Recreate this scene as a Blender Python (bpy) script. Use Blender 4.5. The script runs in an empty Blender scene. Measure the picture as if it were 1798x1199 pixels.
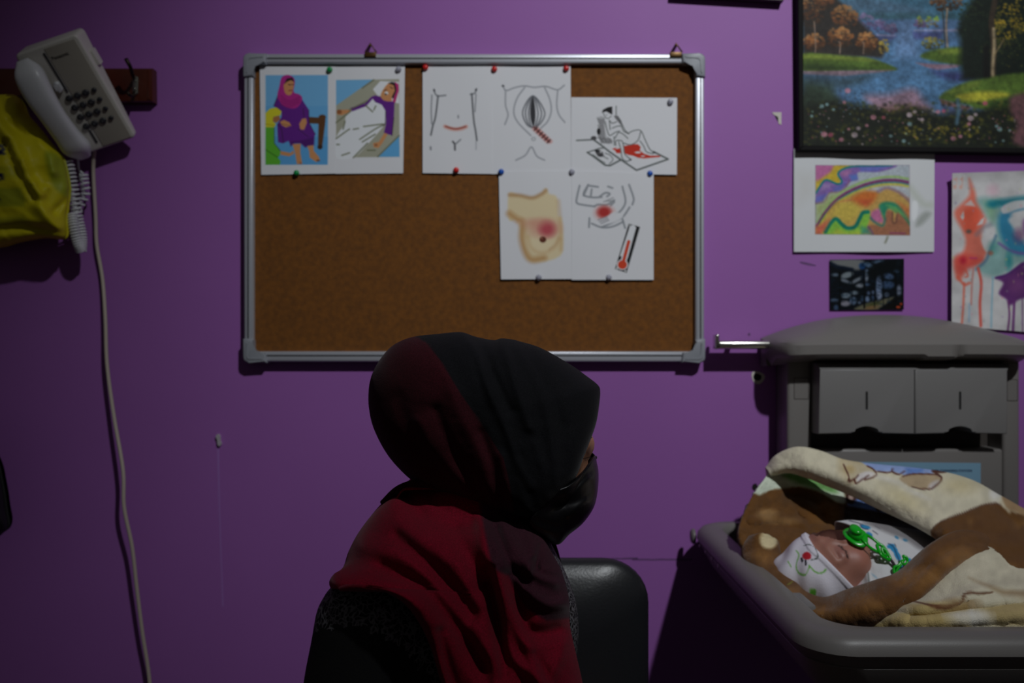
import bpy, bmesh, math, random
import numpy as np
from mathutils import Vector, Matrix
from mathutils.bvhtree import BVHTree

# ------------------------------------------------------------------ camera, light, exposure
F, D, H, CX, CY = 1440.0, 1.6, 1.2, 899.0, 599.5     # focal length in pixels, wall distance, eye height
sc = bpy.context.scene
col = sc.collection
cam_d = bpy.data.cameras.new('camera'); cam = bpy.data.objects.new('camera', cam_d); col.objects.link(cam)
cam_d.sensor_width = 36.0; cam_d.lens = 36.0 * F / 1798.0
cam.location = (0, -D, H); cam.rotation_euler = (math.pi / 2, 0, 0)
cam_d.dof.use_dof = True; cam_d.dof.focus_distance = 0.90; cam_d.dof.aperture_fstop = 4.6
cam_d.clip_start = 0.02
sc.camera = cam
w = bpy.data.worlds.new('room_ambient'); sc.world = w; w.use_nodes = True
w.node_tree.nodes['Background'].inputs[0].default_value = (0.95, 0.90, 0.92, 1)
w.node_tree.nodes['Background'].inputs[1].default_value = 0.030
lamp_d = bpy.data.lights.new('ceiling_lamp', 'SPOT'); lamp = bpy.data.objects.new('ceiling_lamp', lamp_d); col.objects.link(lamp)
lamp.location = (0.97, -2.20, 3.18); lamp.rotation_euler = (Vector((0.35, 0, 1.5)) - lamp.location).to_track_quat('-Z', 'Y').to_euler()
lamp_d.spot_size = math.radians(54); lamp_d.spot_blend = 1.0; lamp_d.energy = 190.0; lamp_d.shadow_soft_size = 0.045; lamp_d.color = (0.93, 0.97, 1.0)
sc.view_settings.view_transform = 'Standard'; sc.view_settings.look = 'None'
sc.view_settings.exposure = 0.0; sc.view_settings.gamma = 1.0; sc.view_settings.use_curve_mapping = False

# ------------------------------------------------------------------ helpers
rng = np.random.RandomState(7); random.seed(7)
def P(px, py, d): return ((px - CX) / F * d, d - D, H + (CY - py) / F * d)
def PA(px, py, d): return np.stack([(px - CX) / F * d, d - D, H + (CY - py) / F * d], -1)
def lin(c):
    c = np.asarray(c, float)
    return np.where(c <= 0.04045, c / 12.92, ((c + 0.055) / 1.055) ** 2.4)
def c8(r, g, b): return (r / 255., g / 255., b / 255.)

def mat(name, rgb=(.5, .5, .5), rough=.5, metal=0., spec=.5, vary=None, bump=None, attr=False, sheen=0., coat=0., sss=0., trans=0., emit=None, fibre=None):
    m = bpy.data.materials.new(name); m.use_nodes = True
    nt = m.node_tree; b = nt.nodes['Principled BSDF']; L = nt.links
    b.inputs['Roughness'].default_value = rough; b.inputs['Metallic'].default_value = metal
    b.inputs['Specular IOR Level'].default_value = spec
    tc = nt.nodes.new('ShaderNodeTexCoord')
    src = None
    if attr:
        a = nt.nodes.new('ShaderNodeAttribute'); a.attribute_name = 'col'; src = a.outputs['Color']
    rgbl = tuple(lin(rgb)) + (1,)
    b.inputs['Base Color'].default_value = rgbl
    if vary:
        n = nt.nodes.new('ShaderNodeTexNoise'); n.inputs['Scale'].default_value = vary[0]; n.inputs['Detail'].default_value = 6
        L.new(tc.outputs['Object'], n.inputs['Vector'])
        r = nt.nodes.new('ShaderNodeMapRange'); r.inputs['From Min'].default_value = .3; r.inputs['From Max'].default_value = .7
        r.inputs['To Min'].default_value = 1 - vary[1]; r.inputs['To Max'].default_value = 1 + vary[1]
        L.new(n.outputs['Fac'], r.inputs['Value'])
        x = nt.nodes.new('ShaderNodeVectorMath'); x.operation = 'SCALE'
        if src: L.new(src, x.inputs[0])
        else: x.inputs[0].default_value = rgbl[:3]
        L.new(r.outputs[0], x.inputs['Scale']); src = x.outputs[0]
    if src: L.new(src, b.inputs['Base Color'])
    if bump:
        if len(bump) > 2 and bump[2] == 'lace':
            n = nt.nodes.new('ShaderNodeTexVoronoi'); n.feature = 'DISTANCE_TO_EDGE'; n.inputs['Scale'].default_value = bump[0]; o = n.outputs['Distance']
        else:
            n = nt.nodes.new('ShaderNodeTexNoise'); n.inputs['Scale'].default_value = bump[0]; n.inputs['Detail'].default_value = 4; o = n.outputs['Fac']
        L.new(tc.outputs['Object'], n.inputs['Vector'])
        bp = nt.nodes.new('ShaderNodeBump'); bp.inputs['Strength'].default_value = bump[1]; bp.inputs['Distance'].default_value = .002
        L.new(o, bp.inputs['Height']); L.new(bp.outputs['Normal'], b.inputs['Normal'])
    b.inputs['Sheen Weight'].default_value = sheen; b.inputs['Sheen Roughness'].default_value = .4
    b.inputs['Coat Weight'].default_value = coat
    if sss:
        b.inputs['Subsurface Weight'].default_value = sss; b.inputs['Subsurface Radius'].default_value = (.01, .004, .002); b.inputs['Subsurface Scale'].default_value = .6
    b.inputs['Transmission Weight'].default_value = trans
    return m

def wpos(o):
    v = Vector((0, 0, 0))
    while o is not None:
        v = v + o.location; o = o.parent
    return v
def tag(o, label=None, cat=None, group=None, kind=None):
    if label: o['label'] = label
    if cat: o['category'] = cat
    if group: o['group'] = group
    if kind: o['kind'] = kind
    return o
def empty(name, loc, label, cat, group=None):
    o = bpy.data.objects.new(name, None); col.objects.link(o); o.location = loc; o.empty_display_size = .05
    return tag(o, label, cat, group)
def mesh(name, V, Fc, m, parent=None, smooth=True, colors=None, local=False, origin=None):
    """one mesh object; V in world space unless local; origin moves the object's own origin"""
    V = np.asarray(V, float).reshape(-1, 3)
    off = np.zeros(3)
    if parent is not None and not local: off = np.array(wpos(parent))
    elif origin is not None: off = np.array(origin)
    me = bpy.data.meshes.new(name)
    me.from_pydata((V - off).tolist(), [], [list(map(int, f)) for f in Fc])
    me.update()
    if smooth: me.polygons.foreach_set('use_smooth', [True] * len(me.polygons))
    if colors is not None:
        a = me.color_attributes.new('col', 'FLOAT_COLOR', 'POINT')
        c = np.ones((len(V), 4), np.float32); c[:, :3] = lin(np.clip(colors, 0, 1)); a.data.foreach_set('color', c.ravel())
    if m: me.materials.append(m)
    o = bpy.data.objects.new(name, me); col.objects.link(o)
    if parent is not None: o.parent = parent
    elif origin is not None: o.location = origin
    return o
def from_bm(name, bm, m, parent=None, smooth=False, origin=None, local=False):
    bmesh.ops.recalc_face_normals(bm, faces=bm.faces)
    V = [tuple(v.co) for v in bm.verts]; bm.verts.index_update(); Fc = [[v.index for v in f.verts] for f in bm.faces]; bm.free()
    return mesh(name, V, Fc, m, parent, smooth, origin=origin, local=local)
def auto_smooth(o, ang=40):
    me = o.data
    bm = bmesh.new(); bm.from_mesh(me)
    for e in bm.edges: e.smooth = not (len(e.link_faces) == 2 and e.calc_face_angle(0) > math.radians(ang))
    for f in bm.faces: f.smooth = True
    bm.to_mesh(me); bm.free(); return o
def fix_normals(o):
    bm = bmesh.new(); bm.from_mesh(o.data); bmesh.ops.remove_doubles(bm, verts=bm.verts, dist=1e-6)
    bmesh.ops.recalc_face_normals(bm, faces=bm.faces); bm.to_mesh(o.data); bm.free(); return o
def bm_box(lo, hi, bev=0., seg=2):
    bm = bmesh.new(); bmesh.ops.create_cube(bm, size=1)
    for v in bm.verts: v.co = Vector([lo[i] + (v.co[i] + .5) * (hi[i] - lo[i]) for i in range(3)])
    if bev: bmesh.ops.bevel(bm, geom=bm.edges[:], offset=bev, segments=seg, profile=.5, affect='EDGES', clamp_overlap=True)
    return bm
def box(name, lo, hi, m, parent=None, bev=0., seg=2, origin=None, local=False):
    return auto_smooth(from_bm(name, bm_box(lo, hi, bev, seg), m, parent, origin=origin, local=local))
def prism(name, pts, d0, d1, m, parent=None, bev=0., seg=2, origin=None, local=False, raw=False):
    """outline given in picture pixels at front distance d0, extruded straight back to distance d1"""
    if raw: fr = [Vector(p) for p in pts[0]]; bk = [Vector(p) for p in pts[1]]
    else:
        fr = [Vector(P(x, y, d0)) for x, y in pts]; bk = [Vector((v.x, d1 - D, v.z)) for v in fr]
    bm = bmesh.new(); n = len(fr)
    a = [bm.verts.new(v) for v in fr]; b = [bm.verts.new(v) for v in bk]
    f0 = bm.faces.new(a); bm.faces.new(b[::-1])
    for i in range(n): bm.faces.new((a[i], b[i], b[(i + 1) % n], a[(i + 1) % n]))
    if bev:
        bmesh.ops.bevel(bm, geom=[e for e in f0.edges], offset=bev, segments=seg, profile=.5, affect='EDGES', clamp_overlap=True)
    return auto_smooth(from_bm(name, bm, m, parent, origin=origin, local=local))
def rrect(x0, y0, x1, y1, r, n=5):
    out = []
    for cx, cy, a0 in ((x1 - r, y0 + r, -90), (x1 - r, y1 - r, 0), (x0 + r, y1 - r, 90), (x0 + r, y0 + r, 180)):
        for i in range(n + 1):
            a = math.radians(a0 + 90 * i / n); out.append((cx + r * math.cos(a), cy + r * math.sin(a)))
    return out
def spline(pts, n, closed=False):
    """Catmull-Rom through the points, n samples"""
    p = np.asarray(pts, float); N = len(p)
    if closed: q = np.concatenate([p[-1:], p, p[:2]]); segs = N
    else: q = np.concatenate([2 * p[:1] - p[1:2], p, 2 * p[-1:] - p[-2:-1]]); segs = N - 1
    t = np.linspace(0, segs, n, endpoint=not closed); i = np.minimum(t.astype(int), segs - 1); u = (t - i)[:, None]
    a, b, c, d = q[i], q[i + 1], q[i + 2], q[i + 3]
    return .5 * (2 * b + (c - a) * u + (2 * a - 5 * b + 4 * c - d) * u ** 2 + (3 * b - a - 3 * c + d) * u ** 3)
def tube(pts, rad, n=8, closed=False, flat=None):
    p = np.asarray(pts, float); N = len(p); r = np.broadcast_to(np.asarray(rad, float), (N,))
    T = np.gradient(p, axis=0)
    if closed: T = np.roll(p, -1, 0) - np.roll(p, 1, 0)
    T /= np.linalg.norm(T, axis=1)[:, None] + 1e-12
    up = np.array([0, 0, 1.]) if abs(T[0][2]) < .9 else np.array([1., 0, 0])
    A = np.zeros_like(p); a = np.cross(T[0], up); a /= np.linalg.norm(a)
    for i in range(N):
        a = a - T[i] * a.dot(T[i]); a /= np.linalg.norm(a) + 1e-12; A[i] = a
    B = np.cross(T, A); th = np.arange(n) / n * 2 * np.pi
    V = p[:, None] + r[:, None, None] * (np.cos(th)[None, :, None] * A[:, None] + np.sin(th)[None, :, None] * B[:, None] * (flat or 1))
    V = V.reshape(-1, 3); Fc = []
    for i in range(N if closed else N - 1):
        j = (i + 1) % N
        for k in range(n): Fc.append((i * n + k, i * n + (k + 1) % n, j * n + (k + 1) % n, j * n + k))
    if not closed: Fc.append(tuple(range(n))[::-1]); Fc.append(tuple((N - 1) * n + k for k in range(n)))
    return V, Fc
def join(parts):
    V = []; Fc = []; o = 0
    for v, f in parts:
        v = np.asarray(v, float).reshape(-1, 3); V.append(v); Fc += [tuple(i + o for i in q) for q in f]; o += len(v)
    return np.concatenate(V), Fc
def tube_obj(name, pts, rad, m, parent=None, n=8, closed=False, origin=None, local=False, flat=None):
    V, Fc = tube(pts, rad, n, closed, flat); return fix_normals(mesh(name, V, Fc, m, parent, True, origin=origin, local=local))
def lathe(prof, n=16):
    """(radius, height) profile about local z"""
    V = []; Fc = []
    for r, z in prof:
        for k in range(n): V.append((r * math.cos(2 * math.pi * k / n), r * math.sin(2 * math.pi * k / n), z))
    for i in range(len(prof) - 1):
        for k in range(n): Fc.append((i * n + k, i * n + (k + 1) % n, (i + 1) * n + (k + 1) % n, (i + 1) * n + k))
    Fc.append(tuple(range(n))[::-1]); Fc.append(tuple((len(prof) - 1) * n + k for k in range(n)))
    return np.array(V), Fc
def frame(V, o, ex, ey, ez): return np.asarray(o) + V[:, :1] * np.asarray(ex) + V[:, 1:2] * np.asarray(ey) + V[:, 2:3] * np.asarray(ez)

# ---- value noise
def vnoise(X, Y, scale, seed=0, octaves=3):
    out = np.zeros(np.shape(X)); amp = 1.; tot = 0
    for o in range(octaves):
        g = np.random.RandomState(seed * 31 + o).rand(64, 64); x = np.asarray(X) / scale * 2 ** o; y = np.asarray(Y) / scale * 2 ** o
        xi = np.floor(x).astype(int); yi = np.floor(y).astype(int); u = x - xi; v = y - yi; u = u * u * (3 - 2 * u); v = v * v * (3 - 2 * v)
        f = lambda a, b: g[(xi + a) % 64, (yi + b) % 64]
        out += amp * ((f(0, 0) * (1 - u) + f(1, 0) * u) * (1 - v) + (f(0, 1) * (1 - u) + f(1, 1) * u) * v); tot += amp; amp *= .5
    return out / tot
def seg_dist(X, Y, pts, closed=False):
    p = np.asarray(pts, float); m = np.full(np.shape(X), 1e9); n = len(p)
    for i in range(n if closed else n - 1):
        a = p[i]; b = p[(i + 1) % n]; d = b - a; L = d.dot(d) + 1e-9
        t = np.clip(((X - a[0]) * d[0] + (Y - a[1]) * d[1]) / L, 0, 1)
        m = np.minimum(m, (X - a[0] - t * d[0]) ** 2 + (Y - a[1] - t * d[1]) ** 2)
    return np.sqrt(m)
def inside(X, Y, pts):
    p = np.asarray(pts, float); c = np.zeros(np.shape(X), bool); n = len(p)
    for i in range(n):
        (x0, y0), (x1, y1) = p[i], p[(i + 1) % n]
        if y0 == y1: continue
        c ^= ((y0 > Y) != (y1 > Y)) & (X < (x1 - x0) * (Y - y0) / (y1 - y0) + x0)
    return c
class Paint:
    """prints and dyes: colours the vertices of a surface; X, Y are positions on that surface"""
    def __init__(s, X, Y, base, T=None):
        s.X = np.asarray(X, float).ravel(); s.Y = np.asarray(Y, float).ravel(); s.C = np.tile(np.asarray(base, float), (len(s.X), 1)); s.T = T
    def _t(s, pts):
        p = np.asarray(pts, float)
        return p if s.T is None else np.stack([s.T[0] + p[:, 0] / s.T[2], s.T[1] + p[:, 1] / s.T[2]], -1)
    def _k(s, v): return v if s.T is None else v / s.T[2]
    def _mix(s, i, a, c): s.C[i] = s.C[i] * (1 - a[:, None]) + np.asarray(c) * a[:, None]
    def _sel(s, p, pad): return np.nonzero((s.X > p[:, 0].min() - pad) & (s.X < p[:, 0].max() + pad) & (s.Y > p[:, 1].min() - pad) & (s.Y < p[:, 1].max() + pad))[0]
    def poly(s, pts, c, a=1., soft=.6, sm=0):
        p = s._t(pts)
        if sm: p = spline(p, sm, True)
        i = s._sel(p, soft * 2)
        if not len(i): return
        sd = seg_dist(s.X[i], s.Y[i], p, True) * np.where(inside(s.X[i], s.Y[i], p), 1, -1)
        s._mix(i, a * np.clip(.5 + sd / (2 * soft), 0, 1), c)
    def line(s, pts, wd, c, a=1., soft=.6, sm=0, closed=False):
        p = s._t(pts)
        if sm: p = spline(p, sm, closed)
        wd = s._k(wd); i = s._sel(p, wd + soft * 2)
        if not len(i): return
        s._mix(i, a * np.clip(.5 + (wd / 2 - seg_dist(s.X[i], s.Y[i], p, closed)) / (2 * soft), 0, 1), c)
    def ell(s, x, y, rx, ry, c, a=1., soft=.6, rot=0.):
        (x, y), = s._t([(x, y)]); rx = s._k(rx); ry = s._k(ry); R = max(rx, ry)
        i = s._sel(np.array([[x - R, y - R], [x + R, y + R]]), soft * 2)
        if not len(i): return
        cr, sr = math.cos(rot), math.sin(rot); dx = s.X[i] - x; dy = s.Y[i] - y; u = (dx * cr + dy * sr) / rx; v = (-dx * sr + dy * cr) / ry
        s._mix(i, a * np.clip(.5 + (1 - np.sqrt(u * u + v * v)) * min(rx, ry) / (2 * soft), 0, 1), c)
    def noise(s, scale, amt, seed=1, pts=None):
        n = vnoise(s.X, s.Y, scale, seed) - .5; k = 1 + amt * 2 * n
        if pts is not None: k = np.where(inside(s.X, s.Y, s._t(pts)), k, 1)
        s.C *= k[:, None]

def grid_faces(nu, nv, off=0):
    i = np.arange(nu - 1)[:, None] * nv + np.arange(nv - 1)[None]
    i = i.ravel() + off
    return np.stack([i, i + nv, i + nv + 1, i + 1], -1).tolist()
def sheet(name, quad, d, painter, m, label, cat, res=1.0, thick=.0004, curl=None, base=(.86, .86, .87), parent=None, group=None, T=None):
    """a flat printed sheet at its real place: dense front for the print, thin edge and back"""
    q = np.asarray(quad, float); wpx = np.linalg.norm(q[1] - q[0]); hpx = np.linalg.norm(q[3] - q[0])
    nu = max(8, int(hpx * res)); nv = max(8, int(wpx * res))
    v, u = np.meshgrid(np.linspace(0, 1, nv), np.linspace(0, 1, nu))
    X = (q[0][0] * (1 - v) + q[1][0] * v) * (1 - u) + (q[3][0] * (1 - v) + q[2][0] * v) * u
    Y = (q[0][1] * (1 - v) + q[1][1] * v) * (1 - u) + (q[3][1] * (1 - v) + q[2][1] * v) * u
    dd = np.full(X.shape, float(d))
    if curl is not None: dd = dd - curl(u, v)
    pt = Paint(X, Y, base, T)
    if painter: painter(pt)
    V = PA(X, Y, dd).reshape(-1, 3); Fc = grid_faces(nu, nv)
    ring = list(range(nv)) + [i * nv + nv - 1 for i in range(1, nu)] + [(nu - 1) * nv + k for k in range(nv - 2, -1, -1)] + [i * nv for i in range(nu - 2, 0, -1)]
    bk = V[ring] + np.array([0, thick, 0]); o = len(V); n = len(ring)
    for k in range(n): Fc.append((ring[k], o + k, o + (k + 1) % n, ring[(k + 1) % n]))
    iu = np.unique(np.linspace(0, nu - 1, 24).astype(int)); iv = np.unique(np.linspace(0, nv - 1, 24).astype(int))     # coarse back
    cb = V.reshape(nu, nv, 3)[np.ix_(iu, iv)].reshape(-1, 3) + np.array([0, thick, 0]); nb = len(Fc)
    Fc += [q[::-1] for q in grid_faces(len(iu), len(iv), o + n)]; bk = np.concatenate([bk, cb])
    C = np.concatenate([pt.C, np.tile(np.asarray(base), (len(bk), 1))])
    org = V.mean(0)
    ob = mesh(name, np.concatenate([V, bk]), Fc, m, parent, True, C, origin=None if parent else org)
    bm = bmesh.new(); bm.from_mesh(ob.data); bm.faces.ensure_lookup_table()
    for f in bm.faces[nb - n:nb]:
        f.smooth = False
        for e in f.edges: e.smooth = False
    bm.to_mesh(ob.data); bm.free()
    if parent is None: tag(ob, label, cat, group)
    return ob

# ---- signed distance modelling
def sd_ell(p, c, r, R=None):
    q = p - np.asarray(c)
    if R is not None: q = q @ np.asarray(R).T
    r = np.asarray(r); k0 = np.linalg.norm(q / r, axis=-1); k1 = np.linalg.norm(q / (r * r), axis=-1) + 1e-9
    return k0 * (k0 - 1) / k1
def sd_cap(p, a, b, ra, rb=None):
    a = np.asarray(a, float); b = np.asarray(b, float); rb = ra if rb is None else rb; d = b - a
    t = np.clip(((p - a) @ d) / d.dot(d), 0, 1)
    return np.linalg.norm(p - a - t[..., None] * d, axis=-1) - (ra + (rb - ra) * t)
def smin(a, b, k):
    h = np.clip(.5 + .5 * (b - a) / k, 0, 1); return b * (1 - h) + a * h - k * h * (1 - h)
def smax(a, b, k): return -smin(-a, -b, k)
def nets(f, lo, hi, h, relax=2):
    lo = np.asarray(lo, float); hi = np.asarray(hi, float); n = np.ceil((hi - lo) / h).astype(int) + 1
    ax = [lo[i] + np.arange(n[i]) * h for i in range(3)]
    G = np.stack(np.meshgrid(*ax, indexing='ij'), -1); S = f(G.reshape(-1, 3)).reshape(n); ins = S < 0
    cs = [(i, j, k) for i in (0, 1) for j in (0, 1) for k in (0, 1)]
    m = n - 1
    sub = lambda A, c: A[c[0]:c[0] + m[0], c[1]:c[1] + m[1], c[2]:c[2] + m[2]]
    cnt = sum(sub(ins, c).astype(int) for c in cs); act = (cnt > 0) & (cnt < 8)
    idx = -np.ones(m, int); I = np.argwhere(act); idx[act] = np.arange(len(I))
    acc = np.zeros((len(I), 3)); w_ = np.zeros(len(I)); ii = I.T
    val = {c: S[ii[0] + c[0], ii[1] + c[1], ii[2] + c[2]] for c in cs}
    for a in cs:
        for k in range(3):
            if a[k] == 0:
                b = list(a); b[k] = 1; b = tuple(b); va, vb = val[a], val[b]; x = (va < 0) != (vb < 0)
                t = np.where(x, va / (va - vb + 1e-12), 0); pt = np.tile(np.array(a, float), (len(I), 1)); pt[:, k] = t
                acc += pt * x[:, None]; w_ += x
    V = lo + (I + acc / w_[:, None]) * h
    Fc = []
    for k in range(3):
        o1, o2 = [(1, 2), (2, 0), (0, 1)][k]
        s0 = [slice(None)] * 3; s1 = [slice(None)] * 3; s0[k] = slice(0, -1); s1[k] = slice(1, None)
        A = ins[tuple(s0)]; B = ins[tuple(s1)]; x = A != B
        E = np.argwhere(x); E = E[(E[:, o1] > 0) & (E[:, o2] > 0) & (E[:, o1] < m[o1]) & (E[:, o2] < m[o2])]
        def at(d1, d2):
            q = E.copy(); q[:, o1] += d1; q[:, o2] += d2; return idx[q[:, 0], q[:, 1], q[:, 2]]
        Q = np.stack([at(-1, -1), at(0, -1), at(0, 0), at(-1, 0)], -1); fl = ~A[E[:, 0], E[:, 1], E[:, 2]]
        Q[fl] = Q[fl][:, ::-1]; Fc.append(Q)
    Fc = np.concatenate(Fc)
    for _ in range(relax):
        e = 1e-4; f0 = f(V); g = np.stack([f(V + np.eye(3)[k] * e) - f0 for k in range(3)], -1) / e
        st = (f0 / (np.einsum('ij,ij->i', g, g) + 1e-6))[:, None] * g; V = V - np.clip(st, -h, h)
    return V, Fc
def decimate_clean(o): return fix_normals(o)

# ---- a cloth shell with the outline, depth and folds of the real thing (both sides)
def shell(outline, yb, center, d0, Hn, nr=36, nt=200, p=2., k=2., folds=(), fade=True):
    ol = np.concatenate([np.asarray(outline, float), np.asarray(yb, float)[:, None]], 1)
    b = spline(ol, nt, True); r = np.sin(np.linspace(0, 1, nr) * np.pi / 2)[:, None]; r[0] = .004
    X = center[0] + r * (b[None, :, 0] - center[0]); Y = center[1] + r * (b[None, :, 1] - center[1])
    dy = b[None, :, 2] * r ** k - Hn * np.sqrt(np.clip(1 - r ** p, 0, 1))
    for pts, wd, amp in folds:
        g = amp * np.exp(-(seg_dist(X, Y, spline(pts, 24)) / wd) ** 2)
        dy = dy - (g * (1 - r ** 10) if fade else g)
    return X, Y, dy
def shell_faces(nr, nt, off=0, flip=False):
    Fc = []
    for i in range(nr - 1):
        for k in range(nt):
            q = (off + i * nt + k, off + i * nt + (k + 1) % nt, off + (i + 1) * nt + (k + 1) % nt, off + (i + 1) * nt + k)
            Fc.append(q[::-1] if flip else q)
    c = tuple(off + k for k in range(nt)); Fc.append(c if flip else c[::-1]); return Fc
def patch(ctrl, nu, nv, clampc=True):
    """smooth surface through a grid of control points [(px, py, d), ...] rows"""
    c = np.asarray(ctrl, float)
    a = np.stack([spline(c[i], nv) for i in range(len(c))])
    return np.stack([spline(a[:, j], nu) for j in range(nv)], 1)
def solidify(o, t, off=0.):
    md = o.modifiers.new('thickness', 'SOLIDIFY'); md.thickness = t; md.offset = off; return o
def text_mesh(s, size, extr=.0002):
    cu = bpy.data.curves.new('t', 'FONT'); cu.body = s; cu.size = size; cu.extrude = extr; cu.align_x = 'CENTER'; cu.align_y = 'CENTER'; cu.resolution_u = 3
    o = bpy.data.objects.new('t', cu); col.objects.link(o); dg = bpy.context.evaluated_depsgraph_get(); me = bpy.data.meshes.new_from_object(o.evaluated_get(dg))
    V = np.array([tuple(v.co) for v in me.vertices]); Fc = [tuple(f.vertices) for f in me.polygons]
    bpy.data.objects.remove(o); bpy.data.meshes.remove(me); bpy.data.curves.remove(cu); return V, Fc

# ------------------------------------------------------------------ the setting
m_wall = mat('purple_wall_paint', c8(152, 95, 169), .55, spec=.3, vary=(1.6, .07), bump=(60, .05))
m_floor = mat('grey_floor_tiles', c8(120, 116, 112), .5, vary=(3, .1))
wall = tag(box('wall_back', (-4, 0, 0), (4, .15, 3.6), m_wall), kind='structure')
floor = tag(box('floor', (-4, -5, -.1), (4, .15, 0), m_floor), kind='structure')
m_plaster = mat('bare_plaster', c8(205, 200, 190), .9, bump=(300, .4))
m_dark = mat('dark_hole', c8(18, 14, 10), .9)
m_smudge = mat('grey_smudge', c8(104, 66, 118), .7)
m_smudge2 = mat('pale_scratch', c8(160, 112, 186), .6)
def wallmark(name, pts, m, t=.0006, z=0.): return prism(name, pts, D - t - z, D + .0005, m, wall)
# drilled hole with a chipped rim, and the old patches and scratches of the wall paint
wallmark('chipped_rim', spline([(1320, 655), (1328, 652), (1340, 656), (1343, 663), (1337, 672), (1329, 674), (1322, 668)], 20, True), m_plaster, .0008)
wallmark('drill_hole', spline([(1324, 657), (1331, 656), (1337, 660), (1335, 667), (1328, 668), (1323, 664)], 16, True), m_dark, .0011)
wallmark('drill_hole', spline([(1322, 851), (1328, 849), (1330, 856), (1326, 861), (1321, 858)], 12, True), m_dark, .0009)
wallmark('pin_hole', spline([(1313, 586), (1316, 584), (1318, 587), (1315, 590)], 10, True), m_smudge, .0006)
wallmark('torn_paint', [(1356, 197), (1372, 197), (1372, 219), (1367, 217), (1366, 205), (1358, 201)], m_plaster, .0009)
wallmark('torn_paint_hole', [(1360, 201), (1367, 202), (1367, 214), (1363, 208)], m_dark, .0008)
wallmark('smudge', spline([(1405, 459), (1418, 461), (1432, 465), (1431, 467), (1416, 465), (1406, 462)], 14, True), m_smudge, .0004)
for i, (x0, x1, y0) in enumerate(((1030, 1120, 979), (1110, 1215, 981))):
    xs = np.linspace(x0, x1, 30); nz = vnoise(xs, xs * 0, 9, 5 + i) * 2 - 1
    wallmark('seam_crack', [(x, y0 + n) for x, n in zip(xs, nz)] + [(x, y0 + 2.6 + n * .4) for x, n in zip(xs[::-1], nz[::-1])], m_smudge, .0004)
wallmark('wall_plug', spline([(380, 763), (384, 763), (386, 768), (386, 774), (388, 779), (386, 783), (382, 781), (381, 772), (379, 768)], 20, True), mat('grey_plug', c8(170, 165, 170), .6), .006)
wallmark('drip_streak', [(381, 784), (384.5, 784), (386.5, 900), (392.5, 1065), (390, 1065), (384, 900)], m_smudge2, .0003)

# ------------------------------------------------------------------ cork board
m_alu = mat('brushed_aluminium', c8(186, 188, 196), .36, .35, bump=(120, .04))
m_corner = mat('grey_plastic_corner', c8(140, 143, 150), .45)
m_cork = mat('cork', c8(112, 65, 6), .85, vary=(110, .22), bump=(420, .35))
nt = m_cork.node_tree   # large soft stains on the cork
m_brass = mat('brass_hanger', c8(92, 66, 30), .4, .6)
board = empty('cork_board', P(833, 366, D), 'cork notice board with an aluminium frame hanging on the purple wall', 'notice board')
prism('cork_panel', [(440, 106), (1226, 106), (1226, 622), (440, 622)], 1.588, 1.597, m_cork, board)
def rail(x0, y0, x1, y1):
    return prism('frame_rail', [(x0, y0), (x1, y0), (x1, y1), (x0, y1)], 1.576, 1.598, m_alu, board, .004, 3)
rail(436, 94, 1232, 111); rail(436, 617, 1232, 635); rail(428, 104, 444, 628); rail(1221, 104, 1237, 628)
# the inner lip of every rail, and the dark groove in it
for (x0, y0, x1, y1) in ((468, 101, 1198, 103.5), (468, 623, 1198, 625.5), (434, 134, 436.5, 594), (1229, 134, 1231.5, 594)):
    prism('rail_groove', [(x0, y0), (x1, y0), (x1, y1), (x0, y1)], 1.5755, 1.58, mat('rail_groove', c8(60, 60, 64), .5), board)
for sx, sy, cx, cy in ((1, 1, 426, 93), (-1, 1, 1239, 93), (1, -1, 426, 637), (-1, -1, 1239, 637)):
    A = [(0, 10), (1, 5), (5, 1), (11, 0), (42, 0), (40, 18), (26, 18), (20, 20), (18, 26), (18, 40), (0, 42)]
    pts = [(cx + sx * x, cy + sy * y) for x, y in A]
    if sx * sy < 0: pts = pts[::-1]
    prism('frame_corner', pts, 1.571, 1.599, m_corner, board, .0035, 3)
    B = [(5, 12), (7, 7), (12, 5), (36, 5), (35, 8), (13, 8), (9, 11), (8, 15), (8, 35), (5, 36)]
    pts = [(cx + sx * x, cy + sy * y) for x, y in B]
    prism('corner_ridge', pts if sx * sy > 0 else pts[::-1], 1.5698, 1.575, m_corner, board, .001, 1)
for x in (650, 1187):
    h = prism('hanger', [(x - 10, 91), (x + 10, 91), (x + 10, 99), (x - 10, 99)], 1.572, 1.58, m_brass, board, .001)
    tube_obj('hanger_loop', [P(*q, 1.586) for q in ((x - 9, 92), (x, 76), (x + 11, 92))], .0016, m_brass, h, 6)
    tube_obj('nail', [P(x, 80, 1.575), P(x, 79, 1.605)], .0028, m_brass, h, 8)

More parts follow.
